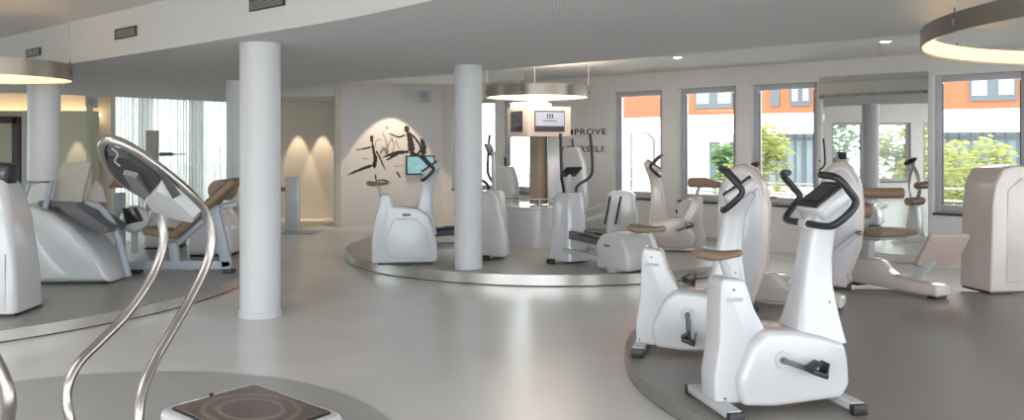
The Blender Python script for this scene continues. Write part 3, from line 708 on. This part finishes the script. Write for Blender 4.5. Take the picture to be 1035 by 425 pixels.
kscreen(0, -.36, 0, .50, .31, 'kscreen'); kscreen(-.36, 0, -PI / 2, .40, .31, 'screen')
t.rotation_euler[2] = math.radians(25)

def cross_trainer(label, loc, ang, cz=1.14, rear=True):
    """tower at local origin, foot boards running along +x to the rear housing"""
    t = thing('cross_trainer', label, 'cross trainer', loc, ang)
    b = MB(); rings = []
    for z, x0, x1, w in ((.03, -.20, .22, .19), (.2, -.19, .20, .18), (.45, -.17, .17, .16), (.65, -.16, .16, .15), (.80, -.15, .15, .14), (.88, -.12, .12, .12)):
        rings.append([(p[0], p[1], z) for p in round_poly([(x0, -w), (x1, -w), (x1, w), (x0, w)], .06, 4)])
    b.loft(rings); b.build('tower', 'white', t)
    MB().box((0, 0, .025), (.08, .62, .05), bev=.01).build('front_foot', 'greyl', t)
    for s in (-1, 1): MB().box((0, s * .31, .03), (.1, .07, .06), bev=.01).build('rubber_foot', 'black', t)
    MB().rod((-.02, 0, .86), (.0, 0, cz - .03), .05, .05, .01).build('console_stalk', 'white', t)
    MB().box((.04, 0, cz), (.17, .27, .03), rotY(math.radians(-42 if cz < 1.2 else -68)), .008).build('console', 'black', t)
    for s in (-1, 1):
        MB().tube(smooth_path([(.02, s * .10, .84), (.03, s * .13, .96), (.12, s * .24, 1.06), (.15, s * .27, 1.16), (.14, s * .27, 1.40), (.12, s * .26, 1.62)], 6), .02, 10).build('swing_arm', 'black', t)
        MB().rod((.16, s * .13, .36), (1.0, s * .14, .30), .07, .10, .01).build('foot_board', 'greyd', t)
        MB().box((.55, s * .14, .375), (.36, .13, .03), rotY(.07), .01).build('foot_pad', 'black', t)
        MB().rod((.10, s * .2, .17), (.95, s * .2, .12), .04, .05).build('side_rail', 'greyl', t)
    if rear:
        q = MB(); q.prism(round_poly([(.72, .02), (.70, .30), (.78, .42), (.95, .46), (1.12, .42), (1.22, .24), (1.24, .02)], .06), -.25, .25, bev=.07, seg=4); q.build('rear_housing', 'white', t)
        MB().box((1.0, 0, .025), (.1, .62, .05), bev=.01).build('rear_foot', 'greyl', t)
        MB().box((.9, .252, .30), (.09, .01, .025), bev=.002).box((.9, -.252, .30), (.09, .01, .025), bev=.002).build('badge', 'greyd', t)
    return t
cross_trainer('white cross trainer right of the kiosk, black swing arms in front of the lettering', (P(575, 262, 10.7).x, 10.7, .135), math.radians(-50))
t = cross_trainer('white cross trainer partly behind the second column, foot boards out to the left', (P(498, 262, 11.1).x, 11.1, .135), math.radians(165), 1.42, rear=False)
b = MB(); b.prism(round_poly([(-.24, .03), (-.26, .22), (-.22, .45), (-.16, .62), (-.12, .80), (-.02, .92), (.08, .86), (.16, .70), (.17, .5), (.12, .36), (.15, .2), (.18, .03)], .05), .12, .24, bev=.04); b.build('side_shell', 'white', t)
# white hoods standing behind the two trainers
for lab, u, w, v0, Y, x in (('slim white upright hood behind the left cross trainer', 514, .26, 168, 13.6, 0), ('white upright hood behind the right cross trainer, before the lettering', 582, .32, 149, 13.9, 0)):
    q = P(u, v0, Y); t = thing('equipment_hood', lab, 'machine hood', (q.x, Y, .133), math.radians(-20))
    h = q.z - .133
    MB().prism(round_poly([(-w / 2 + .05, 0), (-w / 2 - .02, h * .5), (-w / 2, h), (w * .2, h), (w / 2, h * .8), (w / 2 + .03, h * .4), (w / 2, 0)], .04), -.14, .14, bev=.04).build('shell', 'white', t)
    MB().tube([(-.05, 0, h - .02), (-.06, 0, h + .14)], .02).build('handle', 'black', t)
# stepper behind the right trainer
q = P(628, 250, 12.75)
t = thing('stepper', 'rounded white stepper with two slim black bars behind the right cross trainer', 'stepper', (q.x, 12.75, .133), math.radians(-14))
MB().prism(round_poly([(-.2, .0), (-.22, .4), (-.2, .74), (-.12, .80), (.12, .80), (.2, .74), (.26, .3), (.28, 0)], .06), -.2, .2, bev=.07, seg=4).build('housing', 'white', t)
for s in (-.16, .0): MB().tube([(s - .06, -.23, .30), (s + .02, -.23, .72)], .016).build('hand_bar', 'black', t)
for s in (-.1, .1): MB().rod((-.2, s, .45), (-.62, s, .30), .05, .06, .01).rod((-.2, s, .62), (-.58, s, .44), .035, .035, .01).build('step_arm', 'greyl', t)

# monitor on the mural wall
q = onmural(424, 167, .05)
t = thing('wall_monitor', 'wall monitor with a pale blue picture in a black frame', 'monitor', q); t.rotation_euler = Matrix((md, -mn, (0, 0, 1))).transposed().to_euler()
MB().box((0, 0, 0), (.62, .05, .40), bev=.006).build('monitor_frame', 'black', t)
MB().box((0, -.027, 0), (.56, .004, .34)).build('picture', 'tv', t)
MB().box((0, .04, 0), (.2, .03, .2)).build('wall_mount', 'greyd', t)

# post machine by the recess
t = thing('pulley_post', 'slim white post machine with a brown grip on a base plate by the recess', 'pulley post', (P(296, 231, 15.6).x, 15.6, 0))
MB().box((0, 0, .52), (.23, .2, 1.02), bev=.02).build('post', 'whiteb', t); MB().box((.12, -.05, .012), (.75, .5, .024), bev=.006).build('base_plate', 'greyl', t)
MB().cyl((-.34, 0, .80), (-.1, 0, .80), .04).build('grip', 'brown', t)

# ------------------------------------------------------------------ left platform machines
t = thing('strength_machine', 'white machine tower with a black display at the left edge of the picture', 'strength machine', (P(14, 315, 7.6).x, 7.6, .105), math.radians(4))
b = MB(); rings = []
for z, x0, x1, w in ((.03, -.40, .145, .27), (.3, -.39, .135, .265), (.6, -.37, .105, .25), (.85, -.34, .075, .23), (1.02, -.31, .04, .20), (1.14, -.26, .01, .17), (1.20, -.22, -.02, .14)):
    rings.append([(p[0], p[1], z) for p in round_poly([(x0, -w), (x1, -w), (x1, w), (x0, w)], .08, 5)])
b.loft(rings); b.build('hood', 'white', t)
MB().box((-.13, 0, .015), (.52, .5, .03)).build('plinth', 'black', t)
MB().box((-.10, -.02, 1.25), (.23, .20, .20), rotY(.1), .04, 3).build('display_housing', 'black', t); MB().box((-.10, -.125, 1.25), (.17, .008, .10), rotY(.1), .003).build('display', 'screen', t)
MB().box((.06, -.266, .3), (.006, .012, .5)).build('panel_seam', 'greyl', t)

# seated leg press with white fairing
t = thing('leg_press', 'seated leg press with rounded white fairing and greyish backrest, behind the left tower', 'leg press', (P(30, 283, 9.35).x, 9.35, .105), math.radians(2))
fair = [(0, .02), (-.02, .45), (.0, .80), (.03, .86), (.18, .84), (.38, .76), (.58, .62), (.76, .44), (.90, .26), (.98, .12), (.995, .02)]
MB().prism(fair, -.30, .30, bev=.09, seg=5).build('fairing', 'whiteb', t)
MB().prism([(.02, .06), (.3, .06), (.62, .06), (.52, .16), (.40, .28), (.28, .45), (.2, .62), (.12, .72)], -.306, -.27, bev=.02).build('side_relief', 'whiteb', t)
MB().box((.48, 0, .012), (.9, .5, .024)).build('plinth', 'black', t)
f = MB()
for y in (-.24,): f.tube([(.03, y, .82), (.12, y, 1.10), (.36, y, 1.11), (.29, y, .82)], .032, 8)
f.build('side_handle', 'bluegrey', t)
MB().prism(round_poly([(.30, .87), (.38, 1.30), (.72, 1.33), (.62, .87)], .03), -.12, -.06, bev=.015).build('backrest', 'padg', t)
b = MB(); b.box((.40, .0, .86), (.42, .4, .06), rotY(.05), .015); b.build('seat_bracket', 'greyd', t)
MB().prism(round_poly([(.42, .86), (.62, .86), (.98, .60), (.95, .54), (.75, .60), (.55, .74)], .03), -.26, .22, bev=.03).build('seat_shell', 'greyd', t)
MB().tube(smooth_path([(.60, 0, .86), (.80, 0, .78), (.96, 0, .50), (1.08, 0, .04)], 6), .04, 10).build('side_frame', 'bluegrey', t)
MB().prism(round_poly([(.60, .87), (.72, 1.12), (.80, 1.02), (.84, .87)], .02), .0, .08, bev=.01).build('side_panel', 'padg', t)

# bench machine with brown pads
bx, by = P(185, 279, 9.95).x, 9.95
t = thing('incline_bench', 'incline bench machine with brown pads on a blue grey frame', 'bench', (bx, by, .105), 0)
sc = by / F
def Q(u, v, dy=0): q = P(u, v, by + dy); return (q.x - bx, dy, q.z - .105)
fr = MB()
fr.rod(Q(136, 268), Q(234, 268), .08, .10, .01); fr.rod(Q(178, 268), Q(175, 245), .09, .10, .01); fr.rod(Q(230, 270), Q(216, 208), .08, .12, .01)
fr.rod(Q(180, 246), Q(216, 214), .06, .06, .01); fr.rod(Q(216, 212), Q(240, 206), .05, .05, .01)
fr.build('main_frame', 'bluegrey', t)
for u in (138, 232): MB().box((Q(u, 278)[0], 0, .02), (.12, .14, .04), bev=.01).build('rubber_foot', 'black', t)
def pad(p0, p1, w, th, m='brown', nm='pad'):
    p0, p1 = Vector(p0), Vector(p1); d = p1 - p0; MB().box((p0 + p1) / 2, (th, w, d.length), d.to_track_quat('Z', 'Y').to_matrix(), .03, 3).build(nm, m, t)
d = Vector(Q(240, 182)) - Vector(Q(178, 239)); an = math.atan2(d.z, d.x)
MB().box((Vector(Q(240, 182)) + Vector(Q(178, 239))) / 2, (d.length, .34, .10), rotY(-an), .035, 3).build('backrest', 'brown', t)
MB().box((Vector(Q(150, 232)) + Vector(Q(178, 237))) / 2, (.34, .34, .09), rotY(.15), .03, 3).build('seat', 'tan', t)
MB().cyl(Vector(Q(221, 193)) + Vector((0, .0, 0)), Vector(Q(221, 193)) + Vector((0, .3, 0)), .13, seg=28).build('round_pad', 'brown', t)
MB().rod(Q(122, 268, .36), Q(121, 195, .36), .10, .10, .01).rod(Q(122, 268, .3), Q(140, 268, .0), .08, .08).build('pad_post', 'bluegrey', t)
MB().prism([(Q(100, 191)[0], Q(100, 191)[2]), (Q(142, 192)[0], Q(142, 192)[2]), (Q(140, 180)[0], Q(140, 179)[2]), (Q(109, 179)[0], Q(109, 179)[2])], .20, .52, bev=.02).build('arm_pad', 'brown', t)
hd = MB(); hd.ball(Q(136, 222, -.1), .17, (1, .8, .95)); ho = hd.build('display_housing', 'white', t)
MB().prism([(Q(135, 209)[0], Q(135, 209)[2]), (Q(146, 208)[0], Q(146, 208)[2]), (Q(153, 222)[0], Q(153, 222)[2]), (Q(139, 225)[0], Q(139, 225)[2])], -.30, -.19, bev=.01).build('display', 'screen', ho)
MB().rod(Q(136, 232, -.05), Q(136, 256, -.05), .06, .06).build('display_post', 'greyl', t)

# white rounded machines further back on the left
for lab, u, v, Y, w, h in (('low white rounded machine behind the incline bench', 218, 258, 11.6, .58, .72), ('second low white rounded machine behind the incline bench, nearer the leg press', 168, 252, 12.4, .46, .62)):
    q = P(u, v, Y); t = thing('machine_housing', lab, 'machine housing', (q.x, Y, .105))
    MB().prism(round_poly([(-w / 2, .02), (-w / 2, h * .5), (-w * .3, h), (w * .25, h), (w * .5, h * .55), (w * .52, .02)], .08), -.25, .25, bev=.08, seg=4).build('shell', 'white', t)
    MB().box((0, 0, .012), (w * .95, .44, .024)).build('plinth', 'black', t)
# weight stack post with grip before the curtains
q = P(154, 132, 13.9)
t = thing('cable_post', 'beige post with a dark horizontal grip in front of the curtains', 'cable post', (q.x, 13.9, 0))
MB().box((0, 0, (q.z) / 2), (.16, .16, q.z), bev=.01).build('post', 'padg', t)
g = P(171, 156, 13.9); MB().cyl((g.x - q.x - .11, -.1, g.z), (g.x - q.x + .11, -.1, g.z), .03).build('grip', 'greyd', t)
MB().cyl((.0, -.1, g.z), (P(190, 156, 13.9).x - q.x, -.1, g.z), .009).rod((0, -.1, g.z), (0, 0, g.z), .02, .02).build('bar', 'greyl', t)

# sheer curtains
for k, (u0, u1, lab) in enumerate(((101, 138, 'white sheer curtain panel beside the partition wall'), (138, 176, 'white sheer curtain panel behind the beige post'), (176, 204, 'white sheer curtain panel behind the incline bench'), (204, 238, 'white sheer curtain panel next to the front column'))):
    x0, x1 = (u0 - UC) / F * 19.2, (u1 - UC) / F * 19.2; mb = MB(); n = 90; top = []; bot = []
    for i in range(n + 1):
        t_ = i / n; x = x0 + (x1 - x0) * t_; y = 19.2 + .05 * math.sin(t_ * 60 + k) + .02 * math.sin(t_ * 137)
        top.append(mb.bm.verts.new((x, y, 2.84))); bot.append(mb.bm.verts.new((x + .01 * math.sin(i), y + .01 * math.sin(t_ * 40), .03)))
    for i in range(n): mb.bm.faces.new((top[i], top[i + 1], bot[i + 1], bot[i]))
    tag(mb.build('sheer_curtain', 'sheer', sharp=180), lab, 'curtain', 'sheer curtains at the back left windows')

# ------------------------------------------------------------------ vibration plate in the foreground
z = .20
cB, cL, cR = P(256.7, 388.6, 4.94), P(175.5, 412, 4.51), P(332.7, 416, 4.44)
for c in (cB, cL, cR): c.z = 0
cF = cL + (cR - cB)
ctr = (cL + cR) / 2; dirx = (cR - cB).normalized(); ang = math.atan2(dirx.y, dirx.x); wx = (cR - cB).length; wy = (cB - cL).length
t = thing('vibration_plate', 'white vibration plate with a brown top and a curved steel handrail in the foreground', 'vibration plate', (ctr.x, ctr.y, .003), ang)
inv = (Matrix.Translation((ctr.x, ctr.y, .003)) @ Matrix.Rotation(ang, 4, 'Z')).inverted()
def loc(p): return inv @ Vector(p)
qB, qL, qR, qF = [loc(c).xy for c in (cB, cL, cR, cF)]
def grow(k): 
    c = (qB + qL + qR + qF) / 4; return [tuple(c + (q - c) * (1 + k / (q - c).length)) for q in (qL, qF, qR, qB)]
MB().prism(round_poly(grow(.11), .11, 6), .03, .185, axis='z', bev=.035, seg=4).build('base_shell', 'white', t)
MB().prism(round_poly(grow(.02), .03), .18, .193, axis='z', bev=.003).build('rubber_rim', 'black', t)
MB().prism(round_poly(grow(-.005), .02), .19, .199, axis='z', bev=.003).build('top_plate', 'deck', t)
ft = MB()
for q in grow(-.06): ft.cyl((q[0], q[1], 0), (q[0], q[1], .04), .04)
ft.build('rubber_feet', 'black', t)
bolt = loc(P(213.5, 399, 4.73)); MB().cyl((bolt.x, bolt.y, .18), (bolt.x, bolt.y, .205), .012).build('rim_bolt', 'black', t)
rail = [(146, 485, 3.86), (141, 450, 3.84), (140, 425, 3.83), (144, 395, 3.88), (156, 366, 3.98), (172, 338, 4.08), (191, 305, 4.2), (206, 275, 4.29), (213.5, 252, 4.33), (213.5, 233, 4.33), (207, 214, 4.3), (193, 197, 4.22), (174, 180, 4.14), (152, 163, 4.06), (133, 150, 4.0), (117, 142.5, 3.98), (107.5, 142.5, 4.0), (104, 150, 4.06), (108, 164, 4.16), (117, 177, 4.27), (131, 188, 4.4), (147, 198, 4.52), (158, 212, 4.6), (164, 230, 4.63), (165, 249, 4.62), (158, 271, 4.58), (145, 295, 4.5), (125, 322, 4.4), (101, 346, 4.29), (81, 366, 4.19), (70, 386, 4.13), (67.5, 405, 4.11), (71, 425, 4.1), (80, 462, 4.12)]
r = MB(); r.tube(smooth_path([loc(P(*p)) for p in rail], 6), .024, 14); hr = r.build('handrail', 'steel', t)
# foot of the handrail: a low white pedestal joined to the plate
a, b_ = loc(P(*rail[0])), loc(P(*rail[-1]))
pd = [a.xy + Vector((.12, -.10)), a.xy + Vector((-.12, -.1)), b_.xy + Vector((-.12, -.1)), b_.xy + Vector((.0, .12)), Vector(qL) + Vector((.02, -.02)), Vector(qF) + Vector((-.3, -.0))]
MB().prism(round_poly([tuple(p) for p in pd], .06), .02, max(a.z, b_.z) + .03 if max(a.z, b_.z) > .05 else .12, axis='z', bev=.02).build('pedestal', 'white', t)
def slab(name, pts, th, m, par, bev=.01):
    V = [loc(P(*p)) for p in pts]; c = sum(V, Vector()) / len(V)
    n = Vector()
    for i in range(len(V)): n += (V[i] - c).cross(V[(i + 1) % len(V)] - c)
    n.normalize()
    if (inv.to_3x3() @ Vector((0, 0, 1))).dot(n) > 0: n = -n
    mb = MB(); A = [mb.bm.verts.new(v) for v in V]; B = [mb.bm.verts.new(c + (v - c) * .9 + n * th) for v in V]
    mb.bm.faces.new(A); mb.bm.faces.new(B[::-1])
    for i in range(len(V)): mb.bm.faces.new((A[i], B[i], B[(i + 1) % len(V)], A[(i + 1) % len(V)]))
    bmesh.ops.triangulate(mb.bm, faces=[f for f in mb.bm.faces if len(f.verts) > 4]); bmesh.ops.recalc_face_normals(mb.bm, faces=mb.bm.faces[:])
    return mb.build(name, m, par, sharp=30)
co = slab('console', [(109, 147, 4.02), (131, 152, 4.02), (152, 166, 4.08), (175, 184, 4.16), (192, 200, 4.24), (188, 206, 4.36), (165, 201, 4.5), (147, 195, 4.5), (131, 186, 4.39), (117, 174, 4.26), (109, 162, 4.14)], .035, 'shell', t)
slab('console_cover', [(150, 193, 4.38), (164, 181, 4.12), (182, 190, 4.16), (205, 211, 4.27), (203, 217, 4.34), (186, 214, 4.5), (160, 206, 4.56)], .06, 'greyl', co)
slab('console_rib', [(128, 166, 4.12), (143, 170, 4.12), (158, 190, 4.3), (150, 193, 4.36), (138, 184, 4.33)], .05, 'greyd', co)
slab('cable_slot', [(160, 170, 4.02), (165, 172, 4.02), (183, 197, 4.12), (177, 200, 4.14)], .02, 'sill', co)
MB().tube(smooth_path([loc(P(*p)) for p in ((113, 150, 3.95), (119, 156, 3.95), (116, 163, 3.98), (121, 168, 4.0))], 5), .0035, 8).build('cable', 'grey', co)
# tube of the next device, at the very left
t = MB().tube(smooth_path([P(*p) for p in ((-12, 352, 3.3), (0, 374, 3.3), (7, 392, 3.3), (9.5, 408, 3.3), (8, 425, 3.32), (2, 460, 3.35), (-2, 560, 3.4))], 6), .026, 12).build('steel_rail', 'steel')
tag(t, 'bent steel tube cut off at the lower left edge of the picture', 'rail')

# ------------------------------------------------------------------ outside
struct('ground', MB().prism([(-60, -40), (90, -40), (90, 90), (-60, 90)], -.5, -.35, axis='z'), 'paving')
BD = Vector((1, -.69, 0)).normalized(); BNm = Vector((BD.y, -BD.x, 0)); B0 = Vector((13, 40, 0))   # facade line; BNm points to us
def bs(u): a = (u - UC) / F; return (B0.y * a - B0.x) / (BD.x - a * BD.y)
def bpnt(s, off, z): return B0 + BD * s + BNm * off + Vector((0, 0, z))
Rb = Matrix((BD, -BNm, (0, 0, 1))).transposed()
t = thing('office_building', 'building across the yard with orange upper storey, white band and glazed ground floor', 'building')
s0, s1 = bs(676), bs(1120); mid, ln = (s0 + s1) / 2, s1 - s0
MB().box(bpnt(mid, -2, 6.6), (ln, 4, 6.9), Rb).build('upper_storey', 'orange', t, 'orange cladding')
MB().box(bpnt(mid, -1.9, 2.68), (ln + .4, 4.4, .96), Rb).build('white_band', 'render', t, 'white floor band')
s2 = bs(752)
MB().box(bpnt((s2 + s1) / 2, -2.4, .9), (s1 - s2, 3, 2.6), Rb).build('glazed_front', 'facade', t, 'blue grey glazed ground floor')
MB().box(bpnt((s0 + s2) / 2, -2.4, .9), (s2 - s0, 3, 2.6), Rb).build('white_front', 'render', t)
mu = MB()
for k in range(34):
    s = s2 + (s1 - s2) * k / 33; mu.box(bpnt(s, -.88, .9), (.09, .08, 2.6), Rb)
mu.box(bpnt((s2 + s1) / 2, -.88, 1.95), (s1 - s2, .08, .16), Rb); mu.build('mullions', 'facaded', t)
for u0, u1 in ((711, 721), (731, 738), (784, 788), (805, 809)):
    MB().box(bpnt((bs(u0) + bs(u1)) / 2, -.86, .7), (bs(u1) - bs(u0), .1, 2.2), Rb).build('entrance', 'facaded', t)
def bwin(u0, u1, dark):
    a, b = bs(u0), bs(u1); z0, z1 = 3.5, 5.2
    f = MB().box(bpnt((a + b) / 2, .02, (z0 + z1) / 2), (b - a, .12, z1 - z0), Rb).build('window', 'facaded', t)
    if dark: return
    c = a + (b - a) * .38; d_ = a + (b - a) * .62
    for p, q in ((a + .1, c), (d_, b - .1)): MB().box(bpnt((p + q) / 2, .09, (z0 + z1) / 2 + .08), (q - p, .04, z1 - z0 - .3), Rb).build('pane', 'blind', f)
for w_ in ((703, 741, 0), (779, 788, 1), (799, 820, 0), (940, 952, 1), (980, 1028, 0), (855, 880, 0)): bwin(*w_)
# nearer wing seen through the first right window
t = thing('building_wing', 'white and orange side wing seen through the first right window', 'building')
wa, wb = P(560, 148, 30), P(673, 148, 25.2)
wd = (wb - wa); wd.z = 0; L_ = wd.length; wd.normalize(); wn = Vector((wd.y, -wd.x, 0)); Rw = Matrix((wd, -wn, (0, 0, 1))).transposed(); wm = (wa + wb) / 2; wm.z = 0
MB().box(wm - wn * .25 + Vector((0, 0, 4.6)), (L_, .5, 4.2), Rw).build('orange_storey', 'orange', t, 'orange cladding')
MB().box(wm - wn * .3 + Vector((0, 0, 1.1)), (L_, .5, 2.9), Rw).build('white_wall', 'render', t)
gg = MB()
pa, pb = P(638, 148, 26.3), P(661, 148, 25.4)
gg.tube([Vector((pa.x, pa.y, .0)), Vector((pa.x, pa.y, 2.0)), Vector((pb.x - .2, pb.y, 2.0)), Vector((pb.x, pb.y, 1.8)), Vector((pb.x, pb.y, 0))], .035, 6); gg.build('gate_frame', 'facaded', t)
# railing outside the windows
t = thing('balcony_railing', 'thin metal balcony railing outside the right windows', 'railing')
r = MB()
for z in (.98, .80): r.rod(wp(-7, 1.3, z), wp(8, 1.3, z), .03, .03)
r.build('rail', 'greyl', t)
for k in range(12): MB().rod(wp(-7 + k * 1.35, 1.3, -.35), wp(-7 + k * 1.35, 1.3, .98), .03, .03).build('railing_post', 'greyl', t)

def bush(name, label, cat, loc_, rx, rz, h0, n, lm, seed, group=None, leaf=.09, trunk=True):
    rnd = random.Random(seed); t = thing(name, label, cat, (loc_[0], loc_[1], -.35), 0, group); mb = MB()
    cl_ = [(rnd.uniform(-rx, rx) * .75, rnd.uniform(-rx, rx) * .75, h0 + rnd.uniform(-rz, rz) * .8, rnd.uniform(.3, .55) * min(rx, rz)) for _ in range(26)]
    for _ in range(n):
        cx, cy, cz, r_ = rnd.choice(cl_); v = Vector((rnd.gauss(0, 1), rnd.gauss(0, 1), rnd.gauss(0, 1))).normalized() * r_ * rnd.uniform(.4, 1.05); c = Vector((cx, cy, cz)) + v
        Rr = Matrix.Rotation(rnd.uniform(0, 6.28), 3, 'Z') @ Matrix.Rotation(rnd.uniform(-1.2, 1.2), 3, 'X'); s = leaf * rnd.uniform(.6, 1.3)
        mb.poly([c + Rr @ Vector(p) * s for p in ((-1, 0, 0), (0, -.5, .1), (1, 0, 0), (0, .5, .1))])
    mb.build('foliage', lm, t, sharp=180)
    if trunk:
        b = MB(); b.cyl((0, 0, 0), (0, 0, h0), .06 * rx, .03 * rx)
        for k in range(7):
            cx, cy, cz, _ = cl_[k]; b.tube([(0, 0, h0 * .5), (cx * .5, cy * .5, (h0 * .6 + cz * .4)), (cx, cy, cz)], [.03 * rx, .02 * rx, .008 * rx], 6)
        b.build('trunk', 'bark', t)
    return t
q = P(985, 148, 15.5); bush('shrub', 'yellow green shrub right outside the last right window', 'shrub', (q.x, q.y), 1.25, .95, 1.1, 2600, 'leafy', 1, leaf=.085)
q = P(950, 148, 17.5); bush('shrub', 'darker green shrub outside at the left side of the last right window', 'shrub', (q.x, q.y), .95, .7, .9, 1600, 'leafg', 2, leaf=.08)
q = P(768, 148, 19); bush('shrub', 'pale green shrub outside the third right window', 'shrub', (q.x, q.y), .7, 1.0, 1.6, 1400, 'leafy', 3, leaf=.08)
q = P(737, 148, 22.5); bush('tree', 'small bright green tree outside the second right window', 'tree', (q.x, q.y), .5, .7, 1.25, 1000, 'leafg', 4, leaf=.11)
for k, (x, y, lm, lab) in enumerate(((-15.0, 7.6, 'leafy', 'yellow green tree seen in the mirror, behind its left window'), (-15.0, 3.4, 'leafg', 'fresh green tree seen in the mirror, behind its middle window'), (-15.2, -.8, 'leafy', 'yellow green tree seen in the mirror, behind its right window'))):
    bush('tree', lab, 'tree', (x, y), 1.7, 1.6, 2.0, 4200, lm, 10 + k, leaf=.12)

# ------------------------------------------------------------------ light
w = bpy.data.worlds.new('world'); bpy.context.scene.world = w; w.use_nodes = True; nt = w.node_tree
bg = nt.nodes['Background']
tc = nt.nodes.new('ShaderNodeTexCoord'); sx = nt.nodes.new('ShaderNodeSeparateXYZ'); rp = nt.nodes.new('ShaderNodeValToRGB')
nt.links.new(tc.outputs['Generated'], sx.inputs[0]); nt.links.new(sx.outputs['Z'], rp.inputs['Fac'])
rp.color_ramp.elements[0].color = (.78, .86, .92, 1); rp.color_ramp.elements[1].color = (.95, .98, 1, 1)
nt.links.new(rp.outputs['Color'], bg.inputs['Color']); bg.inputs['Strength'].default_value = 4.2

def spot(loc_, target, e, size, blend=.15, col=(1, .78, .55), soft=.03):
    L = bpy.data.lights.new('wall_washer', 'SPOT'); L.energy = e; L.spot_size = size; L.spot_blend = blend; L.color = col; L.shadow_soft_size = soft
    o = bpy.data.objects.new('wall_washer', L); C.objects.link(o); o.location = loc_
    o.rotation_euler = (Vector(target) - Vector(loc_)).to_track_quat('-Z', 'Y').to_euler()
for u in (299, 324):
    x = (u - UC) / F * 18.4; spot((x, 18.3, 2.5), (x, 18.52, .5), 90, .6)
x = (73 - UC) / F * 16.4; spot((x, 16.35, 2.28), (x, 16.5, .6), 45, .6)
q = onmural(394, 150, .8); spot((q.x, q.y, 2.8), (q.x - .25, q.y + .65, .9), 70, 1.15, .2)
sun = bpy.data.lights.new('daylight', 'SUN'); sun.energy = 2.0; sun.angle = .3; sun.color = (1, .97, .92)
o = bpy.data.objects.new('daylight', sun); C.objects.link(o); o.rotation_euler = (math.radians(42), 0, math.radians(25))

for x, y, z, sx_, sy_, e in ((-4.5, 2.5, 3.0, 3, 2, 70),):  # unseen area lamp, added below the near ceiling as soft fill
    L = bpy.data.lights.new('fill_lamp', 'AREA'); L.shape = 'RECTANGLE'; L.size = sx_; L.size_y = sy_; L.energy = e; L.color = (1, .97, .93)
    o = bpy.data.objects.new('fill_lamp', L); C.objects.link(o); o.location = (x, y, z)
# ------------------------------------------------------------------ camera
cd = bpy.data.cameras.new('camera'); cam = bpy.data.objects.new('camera', cd); C.objects.link(cam)
cam.location = (0, 0, H); cam.rotation_euler = (PI / 2, 0, 0)
cd.sensor_fit = 'HORIZONTAL'; cd.sensor_width = 36; cd.lens = F / 1035 * 36; cd.shift_y = -(212.5 - VH) / 1035; cd.clip_end = 300
bpy.context.scene.camera = cam
vs = bpy.context.scene.view_settings; vs.view_transform = 'Standard'; vs.look = 'None'; vs.exposure = .7; vs.gamma = 1.12
